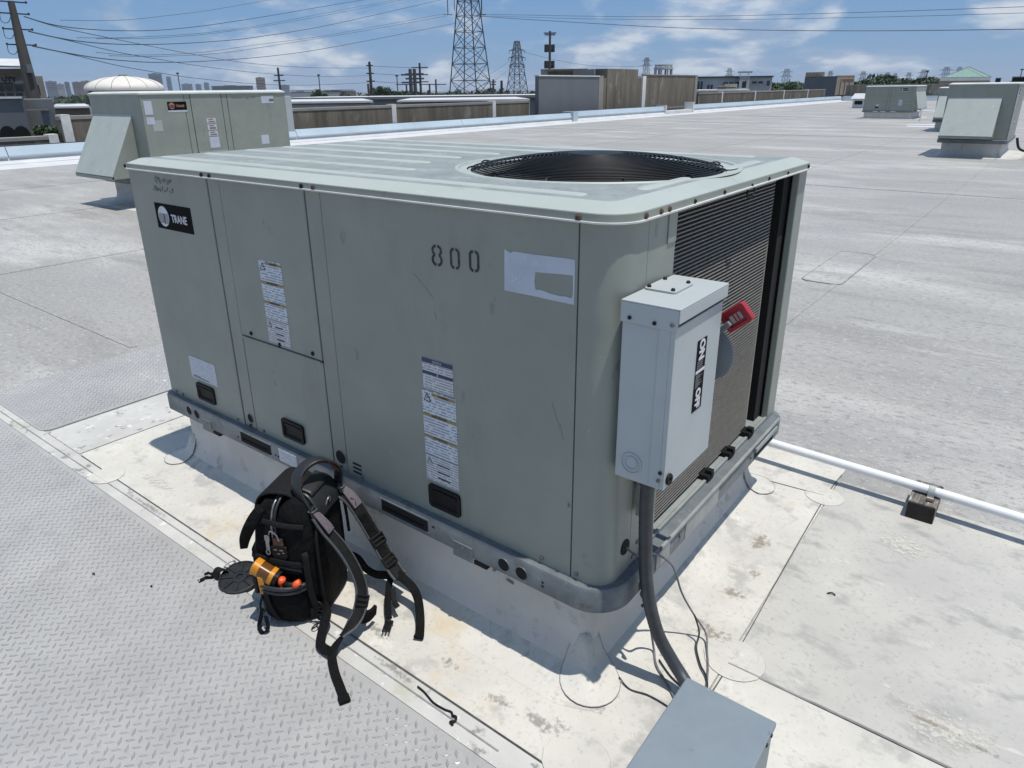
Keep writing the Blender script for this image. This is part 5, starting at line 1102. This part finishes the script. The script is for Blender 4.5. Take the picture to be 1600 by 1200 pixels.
# grey plant enclosure with twin scoops, left edge
pe = thing('plant_enclosure', 'grey plant enclosure with two dark hooded openings at the left edge', 'building', tuple(mk(30, 215, 31, -9)))
block(-90, 36, 154, 31, .4, GREYW, pe); block(36, 82, 155, 31.5, 6, GREYB, pe); block(63, 80, 172, 31.3, .1, GREYW, pe, name='recess')
block(-92, 34, 151.5, 30.9, .6, JOINT, pe, zb=at(20, 154, 30.9).z, name='coping'); block(40, 76, 171, 31.2, .1, CONCL, pe, zb=at(50, 172.5, 31.2).z, name='ledge')
for px in (12, 34):
    p = at(px, 206, 30.6); r_, f_ = perp(p)
    mesh_obj('hood_scoop', MB().loft([[p + r_ * (.32 * math.cos(math.pi * k / 10)) + Vector((0, 0, -.2 + .45 * math.sin(math.pi * k / 10))) + f_ * s_ for k in range(11)] for s_ in (-.35, .4)]), BLACK, pe, smooth=True, auto=40)
bu = thing('shrub', 'low green shrub growing beside the grey plant enclosure', 'shrub', tuple(mk(72, 214, 28, -.2)))
def leaves(n, c, rx, ry, rz_, size, seed, clumps=9):
    g = random.Random(seed); m = MB(); cl = []
    for _ in range(clumps):
        while True:
            v = Vector((g.uniform(-1, 1), g.uniform(-1, 1), g.uniform(-1, 1)))
            if v.length < .82: break
        cl.append((Vector((v.x * rx, v.y * ry, v.z * rz_)), g.uniform(.28, .5)))
    for _ in range(n):
        o, s_ = g.choice(cl); d = Vector((g.gauss(0, 1), g.gauss(0, 1), g.gauss(0, 1))).normalized() * (g.random() ** .4) * s_
        p = Vector(c) + o + Vector((d.x * rx, d.y * ry, d.z * rz_))
        u = Vector((g.gauss(0, 1), g.gauss(0, 1), g.gauss(0, 1))).normalized(); w = u.cross(Vector((g.gauss(0, 1), g.gauss(0, 1), g.gauss(0, 1)))).normalized()
        k = size * g.uniform(.6, 1.4)
        m.add([p - u * k - w * k * .5, p + u * k * .2 - w * k * .6, p + u * k + w * k * .3, p - u * k * .3 + w * k * .6], [(0, 1, 2, 3)])
    return m
c = mk(72, 206, 28); mesh_obj('foliage', leaves(700, c, .75, .75, .32, .09, 3), LEAF2, bu); mesh_obj('stem', MB().tube([(c.x, c.y, -1.2), (c.x, c.y, c.z)], .05, 6), BARK, bu)
def tree(label, px, pyb, pyt, d, w, seed, m=LEAF, n=1500, group='trees beyond the roof'):
    top = at(px, pyt, d); mid = at(px, (pyb + pyt) / 2, d); h = top.z - at(px, pyb, d).z
    t = thing('tree', label, 'tree', (mid.x, mid.y, -9), group=group)
    g = random.Random(seed); tr = MB(); base = Vector((mid.x, mid.y, -9)); fork = Vector((mid.x, mid.y, mid.z - h * .25))
    tr.tube([base, (base + fork) / 2 + Vector((.2, .1, 0)), fork], [.35, .27, .2], 7)
    for k in range(5):
        e = mid + Vector((g.uniform(-1, 1) * w * .6, g.uniform(-1, 1) * w * .6, g.uniform(0, 1) * h * .35)); tr.tube([fork, fork.lerp(e, .5) + Vector((0, 0, .3)), e], [.15, .1, .05], 5)
    mesh_obj('trunk', tr, BARK, t); mesh_obj('crown', leaves(n, mid, w, w, h * .56, max(.22, w * .075), seed, 14), m, t)
for k, (px, pyb, pyt, d, w) in enumerate(((1336, 150, 127, 160, 5.5), (1352, 150, 124, 165, 5), (1370, 150, 119, 170, 6.5), (1386, 150, 120, 168, 5), (1402, 150, 123, 172, 5), (1420, 150, 125, 175, 5), (1438, 150, 123, 170, 5.5), (1455, 150, 124, 172, 5), (1470, 150, 126, 175, 5))):
    tree(('dark tree just right of the tan penthouse', 'second dark tree right of the penthouse', 'tallest dark tree left above the distant unit', 'dark tree peeking over the distant unit centre-left', 'dark tree behind the distant unit plate', 'dark tree over the right side of the distant unit', 'dark tree right of the distant unit', 'dark tree left of the pyramid roof', 'dark tree at the foot of the pyramid roof')[k], px, pyb, pyt, d, w, 20 + k)
for k, (px, pyb, pyt, d, w) in enumerate(((1178, 150, 127, 150, 3.6), (1194, 150, 128, 150, 4.5), (1212, 150, 130, 190, 6), (1232, 150, 130, 200, 7), (1250, 150, 130, 200, 6))):
    tree(('round green tree in front of the pale office block', 'larger green tree at the right end of the pale office block', 'green tree right of the pale office block', 'green tree midway between office block and penthouse', 'green tree against the penthouse side')[k], px, pyb, pyt, d, w, 40 + k, LEAF2)
for k, (px, pyb, pyt, d, w) in enumerate(((601, 156, 134, 210, 4.2), (588, 156, 142, 220, 4.5), (617, 156, 143, 225, 4.5), (632, 156, 143, 230, 6), (497, 156, 141, 200, 2.8), (650, 156, 145, 260, 6), (675, 156, 147, 300, 8), (690, 156, 147, 300, 8))):
    tree(('tall rounded dark tree left of the twin poles', 'low dark tree beside the leaning pole foot', 'low dark tree right of the tall rounded tree', 'wide dark tree below the twin poles', 'small dark tree beside the far low shop', 'dark tree between twin poles and lattice tower', 'far dark tree left of the lattice tower foot', 'far dark tree at the lattice tower foot')[k], px, pyb, pyt, d, w, 60 + k)
fw_ = MB(); g = random.Random(9)
for k in range(260):
    px = g.uniform(-60, 1700); d = g.uniform(380, 620); p = at(px, 140, d); zz2 = g.uniform(-3, 1.5)
    q_ = leaves(26, (p.x, p.y, -2.5 + g.uniform(-1, .8)), g.uniform(8, 15), 6, g.uniform(3, 4.4), 1.7, k, 4); fw_.add(q_.v, q_.f)
tl_ = mesh_obj('far_treeline', fw_, LEAF); tl_['kind'] = 'stuff'; tag(tl_, 'far-off belt of dark trees along the horizon', 'trees')
# domed round building
dc = at(196, 141, 40); dz = dc.z; R_ = 2.08
dm = thing('domed_building', 'round building with cream ribbed dome rising behind the left hooded unit', 'building', (dc.x, dc.y, -9))
mesh_obj('drum_wall', MB().lathe([(R_ - .35, -9 - dz), (R_ - .35, -.02)], dc, 40), GREYB, dm, smooth=True, auto=40)
mesh_obj('dome_roof', MB().lathe([(R_ - .3, -.02), (R_, -.02), (R_, .06)] + [(R_ * math.cos(math.radians(a)) ** 1.0, .06 + .70 * math.sin(math.radians(a))) for a in range(6, 90, 7)] + [(.05, .765)], dc, 48), DOMEM, dm, smooth=True, auto=50)
mesh_obj('dome_cap', MB().lathe([(.24, .745), (.24, .82), (.1, .85)], dc, 16), GREYB, dm)
for k in range(14):
    a0 = 2 * math.pi * (k + .3) / 14
    mesh_obj('dome_rib', MB().tube([(dc.x + R_ * math.cos(math.radians(a)) * math.cos(a0), dc.y + R_ * math.cos(math.radians(a)) * math.sin(a0), dz + .065 + .70 * math.sin(math.radians(a))) for a in range(4, 86, 9)], .013, 5), GREYB, dm)
for k in range(30):
    a0 = 2 * math.pi * k / 30; x, y = dc.x + (R_ - .28) * math.cos(a0), dc.y + (R_ - .28) * math.sin(a0)
    mesh_obj('wall_fin', MB().box(x - .05, y - .05, dz - 2.2, x + .05, y + .05, dz - .02), GREYW, dm)
s4w = thing('tall_screen', 'top of a streaked panel showing above the grey screen', 'wall', tuple(mk(880, 120, 66, -9)))
block(856, 918, 108.5, 66, .4, CONC, s4w, name='wall_panel'); block(845, 856, 108.5, 65.5, .4, CONCL, s4w, zb=at(850, 125, 65.5).z, name='raised_side'); block(844.5, 918.5, 107.5, 65.4, .6, CONCL, s4w, zb=at(880, 108.5, 65.4).z, name='screen_cap')
# neighbouring flat white roofs beyond the concrete wall
for (pxl, pxr, pt, pb, d, mm, lab) in ((440, 583, 158, 163, 52, WALLW, 'flat white roof edge just right of the left unit'), (620, 828, 155.5, 160.5, 56, WALLW, 'flat white roof edge in front of the lattice tower'), (440, 1256, 150.5, 153, 88, GREYB, 'long grey flat roof beyond the nearer white roofs'), (82, 140, 166, 170, 48, BRICKT, 'brown flat-roofed block left of the hooded unit'), (1086, 1172, 140, 144, 84, WALLW, 'low white roof edge in front of the pale office block')):
    t = thing('low_building', lab, 'building', tuple(mk((pxl + pxr) / 2, pt, d, -9)), group='flat-roofed neighbours')
    block(pxl, pxr, pb, d + .4, 16, mm, t); block(pxl, pxr, pt, d, 16.5, WHITEM, t, zb=at(pxl, pb, d).z, name='roof_edge')
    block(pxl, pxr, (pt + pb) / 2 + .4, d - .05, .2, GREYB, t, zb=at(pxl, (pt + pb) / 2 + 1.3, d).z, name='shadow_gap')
ah = thing('roof_air_handler', 'beige louvred air handler on the low white roof', 'air handler', tuple(mk(1140, 140, 88, at(1140, 140, 88).z)))
block(1132, 1152, 131, 88, 2, CONCL, ah, zb=at(1140, 141, 88).z); block(1121, 1134, 134, 87.5, 2, CONCL, ah, zb=at(1130, 141, 87.5).z, name='intake'); block(1121, 1150, 136.5, 87.3, .2, DARK, ah, zb=at(1130, 138, 87.3).z, name='louvre')
# pale office block
ob = thing('office_building', 'two-storey pale office block with dark roof line beyond the concrete wall', 'building', tuple(mk(1150, 145, 135, -9)))
block(1078, 1207, 121, 136, 16, WALLW, ob); block(1076, 1209, 119, 135.6, 17, INK, ob, zb=at(1140, 121, 135.6).z, name='roof_edge'); block(1156, 1172, 119.5, 134.5, 3, WALLW, ob, name='entrance_bay')
for px in (1157, 1170): block(px - .8, px + .8, 112.5, 134, .5, WALLW, ob, zb=at(px, 120, 134).z, name='pergola_post')
block(1153, 1176, 111.5, 134, 3, CONCL, ob, zb=at(1160, 113.5, 134).z, name='pergola_beam')
windows(ob, 1129, 1156, 128, 132.5, 3, 135.8); windows(ob, 1104, 1114, 132.5, 140, 2, 135.8); windows(ob, 1158, 1166, 127, 137.5, 1, 134.3); windows(ob, 1088, 1098, 127, 141, 2, 135.8); windows(ob, 1174, 1193, 127, 130.5, 2, 135.8); windows(ob, 1197, 1203, 126, 134, 1, 135.8)
# rotunda pergola
rc_ = at(1036, 118, 120); rt = thing('rotunda', 'small round white colonnade standing on a roof behind the tall screens', 'pavilion', (rc_.x, rc_.y, -9))
mesh_obj('ring_beam', MB().lathe([(1.5, .95), (1.62, .95), (1.62, 1.3), (1.45, 1.32)], rc_, 24), WALLW, rt); mesh_obj('upper_ring', MB().lathe([(1.35, 1.5), (1.5, 1.5), (1.5, 1.75), (1.3, 1.78)], rc_, 24), WALLW, rt)
for k in range(8):
    a0 = math.pi * k / 4 + .2; mesh_obj('column', MB().lathe([(.16, -10.5), (.16, .95)], rc_ + Vector((1.45 * math.cos(a0), 1.45 * math.sin(a0), 0)), 10), WALLW, rt); mesh_obj('strut', MB().bar(rc_ + Vector((1.4 * math.cos(a0), 1.4 * math.sin(a0), 1.3)), rc_ + Vector((1.4 * math.cos(a0), 1.4 * math.sin(a0), 1.52)), .1), WALLW, rt)
# pyramid roof pavilion
pa, pb_ = at(1468, 126, 118), at(1547, 126, 118); zt = (pa.z + pb_.z) / 2
py_ = thing('pyramid_roof_building', 'brown building with green pyramid metal roof at upper right', 'building', ((pa.x + pb_.x) / 2, (pa.y + pb_.y) / 2, -9))
r_, f_ = perp((pa + pb_) / 2); dep = (pb_ - pa).length
F0 = [Vector((v.x, v.y, -9)) for v in (pa, pb_, pb_ + f_ * dep, pa + f_ * dep)]
mesh_obj('wall', MB().loft([F0, [Vector((v.x, v.y, zt)) for v in F0]]), BRICKT, py_); mesh_obj('wall_cap', MB().loft([[Vector((v.x, v.y, zt)) for v in F0], [Vector((v.x, v.y, zt + .5)) for v in F0]]), WHITEM, py_)
ea, eb = at(1473, 121.5, 119), at(1549, 119.5, 119); za = (ea.z + eb.z) / 2; dr = (eb - ea).length
E0 = [Vector((v.x, v.y, za)) for v in (ea, eb, eb + f_ * dr, ea + f_ * dr)]
apex = (E0[0] + E0[2]) / 2; apex.z = at(1513, 104.5, 123).z
mesh_obj('roof', MB().add(E0 + [apex], [(0, 1, 4), (1, 2, 4), (2, 3, 4), (3, 0, 4), (3, 2, 1, 0)]), GREENR, py_)
for i in range(4):
    a, b = E0[i], E0[(i + 1) % 4]; mesh_obj('hip_cap', MB().bar(a, apex, .14, .1), GREYB, py_)
    for k in range(1, 10):
        s_ = a.lerp(b, k / 10); tt = 1 - abs(k / 10 - .5) * 2; mesh_obj('standing_seam', MB().bar(s_ + Vector((0, 0, .02)), s_.lerp(apex.lerp(a if k < 5 else b, 1 - tt), .97 if k == 5 else .9) + Vector((0, 0, .02)) if k == 5 else s_ + (apex - (a + b) / 2) * tt * .97 + Vector((0, 0, .02)), .05, .05), GREENR, py_)
# roof plant at the far right
for k, (pl2, pr2, pt2, d2) in enumerate(((1556, 1565, 121.5, 90), (1582, 1604, 119.5, 85))):
    t = thing('roof_plant', ('small dark fan housing right of the pyramid roof', 'dark louvred plant box at the top right edge')[k], 'roof plant', tuple(mk(pl2, pt2, d2, 0)), group='far roof plant')
    block(pl2, pr2, pt2, d2, 2, GREYW, t, zb=0); block(pl2 + 1, pr2 - 2, pt2 + 1.5, d2 - .1, .1, DARK, t, zb=.5, name='louvre')
# far low shops and skyline
for k, (pl2, pr2, pt2, d2, mi, lab) in enumerate(((452, 490, 143, 420, 2, 'far pale low shop left of the small tree'), (500, 556, 142, 600, 1, 'far brown low building behind the small tree'), (505, 530, 145, 380, 2, 'far pale shed in front of the brown low building'), (70, 88, 127, 1500, 0, 'bluish tower block nearest the shopfront on the skyline'), (88, 100, 131, 1500, 2, 'pale low block on the skyline'), (100, 108, 128, 1600, 0, 'narrow block on the left skyline'), (112, 128, 128, 1500, 1, 'broad brown block on the left skyline'), (126, 146, 126.5, 1700, 1, 'brown block beside the dome on the skyline'),
        (231, 252, 115, 1400, 0, 'dark tall tower just right of the dome'), (259, 266.5, 120, 2200, 3, 'slim glass tower right of the dark tower'), (283, 300, 131, 2600, 3, 'low hazy block beyond the lamp mast'), (305, 314, 131.5, 2600, 3, 'first small hazy block in the middle skyline'), (318, 326, 129, 2600, 3, 'second small hazy block in the middle skyline'), (399, 413.5, 121, 1500, 1, 'reddish tower left of the timber pole'), (438, 452, 133, 2400, 3, 'hazy block right of the timber pole'), (330, 395, 134, 700, 0, 'long dark roofline above the left unit'))):
    t = thing('far_building', lab, 'building', tuple(mk((pl2 + pr2) / 2, pt2, d2, -9)), group='far buildings')
    o_, z_, a_2, b_2 = block(pl2, pr2, pt2, d2, 25, TOWN[mi], t)
    w_ = pr2 - pl2; block(pl2 + w_ * .3, pl2 + w_ * .6, pt2 - .9, d2 + 3, 10, TOWN[0], t, zb=z_ - .1, name='plant_room')
    for j in range(1, 4):
        yy = pt2 + j * (140 - pt2) / 4; block(pl2 + w_ * .06, pr2 - w_ * .06, yy - .35, d2 - .3, .2, GLASS, t, zb=at(pl2, yy + .35, d2).z, name='window_band')

# ------------------------------------------------------------------ poles, towers, wires
def bars(m, L_, w):
    for p, q_ in L_: m.bar(p, q_, w)
    return m
def lattice(label, px, pybase, pytop, d, wb, wt, levels, arms=(), bw=.22, peak=True, group='lattice towers'):
    base = at(px, pybase, d); top = at(px, pytop, d); z0, z1 = -9.0, top.z
    c = Vector((at(px, 140, d).x, at(px, 140, d).y, 0))
    t = thing('lattice_tower', label, 'transmission tower', (c.x, c.y, z0), group=group)
    r_, f_ = perp(c); ang = .5; u = (r_ * math.cos(ang) + f_ * math.sin(ang)); v = (-r_ * math.sin(ang) + f_ * math.cos(ang))
    zw = base.z
    def hw(z):  return wt / 2 + (wb - wt) / 2 * max(0, (z1 - z) / (z1 - zw)) ** 1.0
    def cor(z): return [c + u * sx * hw(z) + v * sy * hw(z) + Vector((0, 0, z)) for sx, sy in ((-1, -1), (1, -1), (1, 1), (-1, 1))]
    for i in range(4): mesh_obj('leg', bars(MB(), [(cor(z0)[i], cor(z1)[i])], bw), STEEL, t)
    zs = [z0] + [zw + (z1 - zw) * (1 - (1 - k / levels) ** 1.25) for k in range(levels + 1)]
    m = MB()
    for a, b in zip(zs, zs[1:]):
        A, Bc = cor(a), cor(b)
        for i in range(4):
            j = (i + 1) % 4; bars(m, [(A[i], Bc[j]), (A[j], Bc[i])], bw * .55)
            if b - a > 3: bars(m, [((A[i] + A[j]) / 2, (A[i] + Bc[j]) / 2 * .5 + (A[i] + Bc[i]) / 4 )], bw * .35) if False else None
        bars(m, [(Bc[i], Bc[(i + 1) % 4]) for i in range(4)], bw * .6)
    mesh_obj('bracing', m, STEEL, t)
    for (z, half, drop) in arms:
        m = MB()
        for s_ in (-1, 1):
            tip = c + r_ * half * s_ + Vector((0, 0, z)); h = hw(z)
            for k in (-1, 1): bars(m, [(c + u * h * k * .5 + Vector((0, 0, z)), tip), (c + u * h * k * .5 + Vector((0, 0, z + half * .28)), tip)], bw * .6)
            if drop: bars(m, [(tip, tip - Vector((0, 0, drop)))], bw * .6); 
        mesh_obj('cross_arm', m, STEEL, t)
    return c
Dt = 190
zc = lambda py, px=735, d=Dt: at(px, py, d).z
big = lattice('big steel lattice tower rising out of the picture at centre', 735, 152, -60, Dt, 8.6, 2.1, 10, ((zc(-2), 3.6, 3.7), (zc(-45), 4.6, 3)), .21)
lattice('smaller triple-armed lattice tower right of the big one', 808, 143, 66, 420, 9.5, 2.2, 7, ((at(808, 80, 420).z, 4.6, 1.6), (at(808, 91, 420).z, 4.9, 1.6), (at(808, 102, 420).z, 4.6, 1.6)), .34)
for k, (px, pt2, d2, w) in enumerate(((1008, 91, 520, 2.6), (1137, 107, 900, 4), (1226, 108, 800, 4.5), (1294, 111, 900, 3.4), (1345, 112, 900, 4), (1383, 113.5, 1000, 4), (1395, 115, 1100, 3.6), (1416, 113.5, 1000, 4), (1438, 109, 800, 4), (1473, 105, 800, 4.5), (1493, 105, 900, 4))):
    lattice(('slim lattice tower left of the round colonnade', 'far lattice tower above the pale office block', 'far lattice tower left of the penthouse', 'far lattice tower behind the penthouse roof', 'far tower just right of the penthouse', 'faint far tower above the tallest dark tree', 'faintest far tower right of the tallest tree', 'far tower above the distant unit right half', 'far tower right of the distant unit', 'far tower left of the pyramid roof', 'far tower touching the pyramid roof slope')[k], px, 140, pt2, d2, w * 2.0, w * .8, 5, ((at(px, pt2 + 5, d2).z, w * 1.5, 0), (at(px, pt2 + 12, d2).z, w * 1.5, 0)), (.10 + d2 / 4500), group='far lattice towers')
# steel monopole
mp_b = at(52, 165, 45); mp_t = at(12, 6, 45)
c = Vector((at(30, 100, 45).x, at(30, 100, 45).y, 0))
lo_ = at(52, 150, 45); hi_ = at(13, 8, 45); c = Vector(((lo_.x), (lo_.y), 0))
mono = thing('transmission_pole', 'thick brown steel transmission pole with three cross arms at the left edge', 'utility pole', (c.x, c.y, -9))
zt = hi_.z
mesh_obj('shaft', MB().lathe([(.50, -9), (.40, lo_.z), (.185, zt)], (c.x, c.y, 0), 12), POLEM, mono, smooth=True, auto=60)
r_, f_ = perp(c); arm_tip = []
for px_l, px_r, py in ((-6, 34, 9), (-2, 38, 26), (3, 45, 49), (9, 51, 72)):
    z = at(20, py, 45).z
    ex_ = (r_ * .93 + f_ * .3).normalized()
    mesh_obj('cross_arm', MB().bar(c + ex_ * -.80 + Vector((0, 0, z)), c + ex_ * .87 + Vector((0, 0, z)), .06, .08), STEEL, mono)
    for s_ in (-.77, .83):
        q_ = c + ex_ * s_ + Vector((0, 0, z)); mesh_obj('insulator', MB().lathe([(.03, 0), (.065, .02), (.065, .13), (.03, .15)], q_ + Vector((0, 0, -.05)), 8), STEEL, mono)
        if s_ < 0 and py > 10: mesh_obj('jumper', MB().tube(catmull([q_, q_ + Vector((0, 0, -.48)), q_ + r_ * .32 + Vector((0, 0, -.54)), q_ + r_ * .54 + Vector((0, 0, -.2))], 4), .02, 5), STEEL, mono)
    arm_tip.append(c + ex_ * .87 + Vector((0, 0, z)))
mesh_obj('service_box', MB().box(c.x + .3, c.y - .2, at(50, 108, 45).z - .25, c.x + .6, c.y + .1, at(50, 108, 45).z + .25), GREYW, mono)
def pole(label, px, pyb, pyt, d, r, arms=(), m=POLEW, cat='utility pole', name='utility_pole', head=None, group='poles beyond the roof'):
    b = at(px, pyb, d); tz = at(px, pyt, d).z
    t = thing(name, label, cat, (b.x, b.y, -9), group=group)
    mesh_obj('shaft', MB().lathe([(r, -9), (r * .7, tz)], (b.x, b.y, 0), 8), m, t)
    r_, f_ = perp(b)
    for py, hwid in arms:
        z = at(px, py, d).z; mesh_obj('cross_arm', MB().bar(Vector((b.x, b.y, z)) - r_ * hwid, Vector((b.x, b.y, z)) + r_ * hwid, r * .6, r * .7), m, t)
    if head: mesh_obj('lamp_head', MB().lathe([(r * 1.2, 0), (r * 2.6, r), (r * 2.6, r * 2.2), (r, r * 2.6)], (b.x, b.y, tz), 10), m, t)
    return t
pole('leaning-looking timber pole right of the left unit', 438, 140, 106, 150, .30, ((118, 1.0), (126, 1.2)))
pole('tall timber pole left of the dark trees', 581, 150, 97, 170, .42, ((103, .8), (115, .9), (127, 1.0)))
pole('stout dark post in front of the tall timber pole', 577, 156, 131, 100, .22)
pole('left one of the twin thick poles', 643, 150, 108, 230, .75, ((117, 3), (129, 3)), STEEL)
pole('right one of the twin thick poles', 649.5, 150, 108, 230, .75, ((116, 3), (123, 3)), STEEL)
pole('timber pole right of the twin thick poles', 658, 150, 99, 210, .42, ((106, 2.4), (117, 2.4), (128, 2.4)))
for k, px in enumerate((636, 672, 682)): pole(('thin frame post left of the twin poles', 'left post of the wide substation frame', 'right post of the wide substation frame')[k], px, 152, (132, 131, 124)[k], 230, .38, ((132, 3.4),), STEEL)
pole('short dark post at the right foot of the lattice tower', 784, 158, 126, 130, .32, ((152, 1.6),))
pole('banded dark mast right of the big lattice tower', 771, 145, 124, 300, .6, ((132, 1.2), (128, 1.2)), STEEL)
pole('slim lamp mast standing over the left unit', 282, 142, 116, 260, .22, (), STEEL, 'lamp', 'lamp_mast', True, 'tall lamp masts')
pole('slim lamp mast left of the tall timber pole', 501, 150, 119, 330, .3, (), STEEL, 'lamp', 'lamp_mast', True, 'tall lamp masts')
pole('slim lamp mast just left of the thin frame post', 622, 150, 120, 330, .3, (), STEEL, 'lamp', 'lamp_mast', True, 'tall lamp masts')
pole('slim lamp mast left of the far pyramid-side towers', 1444, 140, 112.5, 400, .34, (), STEEL, 'lamp', 'lamp_mast', True, 'tall lamp masts')
pole('slim lamp mast at the far upper right', 1591, 135, 110, 330, .26, (), STEEL, 'lamp', 'lamp_mast', True, 'tall lamp masts')
ct = pole('dark cell mast with antenna clusters above the grey screen', 858.5, 140, 51, 150, .34, ((54, 1.3), (56.5, 1.1)), STEEL, 'cell tower', 'cell_mast', None, 'cell masts')
b = at(858.5, 100, 150)
for py in (76, 101):
    z = at(858.5, py, 150).z
    for k in range(8):
        a0 = math.pi * k / 4; mesh_obj('antenna', MB().box(b.x + .95 * math.cos(a0) - .14, b.y + .95 * math.sin(a0) - .14, z - .75, b.x + .95 * math.cos(a0) + .14, b.y + .95 * math.sin(a0) + .14, z + .75), STEEL, ct)
    mesh_obj('antenna_ring', MB().lathe([(.5, -.1), (.95, -.1), (.95, .1), (.5, .1)], (b.x, b.y, z), 12), STEEL, ct)
def span(label, pts, d0, d1, r=.045):
    n = len(pts); P_ = [at(px, py, d0 + (d1 - d0) * (px - pts[0][0]) / (pts[-1][0] - pts[0][0])) for px, py in pts]
    return tag(mesh_obj('power_line', MB().tube(catmull(P_, 10), r, 5), STEEL, smooth=True), label, 'power line', 'overhead power lines')
span('power line sagging from the top pole arm up out of the picture', [(38, 26), (80, 38), (125, 44.5), (187, 48), (250, 47), (312, 41), (375, 32), (437, 22), (500, 11), (590, -4)], 45, 160, .040)
span('power line from the second pole arm rising to the top centre', [(45, 49), (85, 58), (125, 64.5), (172, 68.5), (219, 69.5), (281, 68), (344, 64), (400, 58), (500, 42), (600, 20), (700, -3)], 45, 185, .045)
span('power line from the lowest pole arm to the big lattice tower', [(51, 72), (100, 82), (156, 91), (203, 95.5), (250, 97.5), (312, 96), (375, 92), (437, 86), (500, 77), (600, 58.5), (713, 36)], 45, 188, .045)
span('faint high power line crossing the top left clouds', [(94, 31.5), (187, 31.5), (265, 24), (340, 14), (430, -2)], 90, 150, .028)
span('paired power line just above the middle line', [(120, 59), (200, 58.5), (312, 52), (400, 40.5), (500, 22), (620, -1)], 90, 180, .030)
span('paired power line hugging the second line', [(150, 60.5), (250, 59), (350, 50), (450, 34.5), (560, 14), (640, -3)], 90, 180, .030)
span('upper strand running to the left tower insulator', [(150, 82), (219, 86), (312, 82), (400, 70), (500, 57), (600, 39), (696, 21)], 95, 188, .032)
span('lower strand running to the left tower insulator', [(170, 87), (250, 88), (344, 83), (437, 69.5), (540, 53), (620, 39), (700, 24.5)], 95, 188, .032)
span('power line dropping from the top arm behind the second line', [(38, 26), (90, 42), (150, 55), (219, 69), (297, 84), (375, 97), (437, 103), (500, 106), (580, 106.5)], 45, 170, .035)
span('power line dropping from the second arm towards the timber poles', [(45, 49), (110, 64), (187, 82), (250, 93), (312, 103), (406, 114), (500, 119.5), (580, 118)], 45, 170, .035)
span('lowest power line passing just over the dome', [(51, 72), (120, 87), (187, 103), (250, 114), (312, 123), (400, 131), (480, 133), (580, 129)], 45, 170, .035)
span('power line between the two timber poles, top', [(581, 103), (620, 105), (657, 106)], 170, 210, .05); span('power line between the two timber poles, middle', [(581, 115), (620, 117), (658, 117)], 170, 210, .05); span('power line between the two timber poles, bottom', [(581, 127), (620, 129.5), (658, 128.5)], 170, 210, .05)
span('top power line running right from the big lattice tower', [(752, 22), (900, 25), (1025, 26), (1150, 24.5), (1250, 22), (1420, 17), (1640, 9)], 190, 120, .045)
span('middle power line running right from the big lattice tower', [(752, 24.5), (900, 29), (1025, 30.5), (1150, 30.5), (1250, 29), (1420, 25.5), (1640, 19)], 190, 120, .04)
span('lowest power line running right across the whole sky', [(752, 25.5), (850, 32), (1025, 42), (1150, 46), (1250, 47.8), (1400, 48), (1640, 45)], 190, 110, .06)
span('faint line from the small lattice tower behind the cell mast', [(814, 80), (870, 94), (930, 103), (1005, 104)], 420, 520, .09)
span('faint line from the big tower to the small lattice tower', [(745, 122), (770, 113), (803, 91)], 200, 420, .06)
span('faint second line from the big tower to the small lattice tower', [(748, 135), (775, 124), (803, 102)], 200, 420, .06)
for k, px in enumerate((699, 752)):
    z0_ = at(px, -2, 188); z1_ = at(px, 22, 188)
    t = thing('insulator_string', ('long insulator hanging left of the big lattice tower', 'long insulator hanging right of the big lattice tower')[k], 'insulator', (z0_.x, z0_.y, z1_.z), group='tower insulators')
    mesh_obj('insulator_rod', MB().bar((z0_.x, z0_.y, z1_.z), (z0_.x, z0_.y, z0_.z + 1), .16), STEEL, t); r_, f_ = perp(z0_)
    mesh_obj('yoke_bar', MB().bar(Vector((z0_.x, z0_.y, z1_.z)) - r_ * 1.3, Vector((z0_.x, z0_.y, z1_.z)) + r_ * 1.3, .14), STEEL, t)
# ------------------------------------------------------------------ air
hz = bpy.data.materials.new('haze_air'); hz.use_nodes = True; t_ = hz.node_tree; t_.nodes.clear()
pv = t_.nodes.new('ShaderNodeVolumePrincipled'); pv.inputs['Color'].default_value = (.80, .88, 1.0, 1); pv.inputs['Density'].default_value = HAZE; pv.inputs['Anisotropy'].default_value = .2
ho_ = t_.nodes.new('ShaderNodeOutputMaterial'); t_.links.new(pv.outputs[0], ho_.inputs['Volume'])
hb_ = mesh_obj('haze', MB().box(-4600, -4600, -10, 4600, 6100, 62), hz); hb_['kind'] = 'stuff'
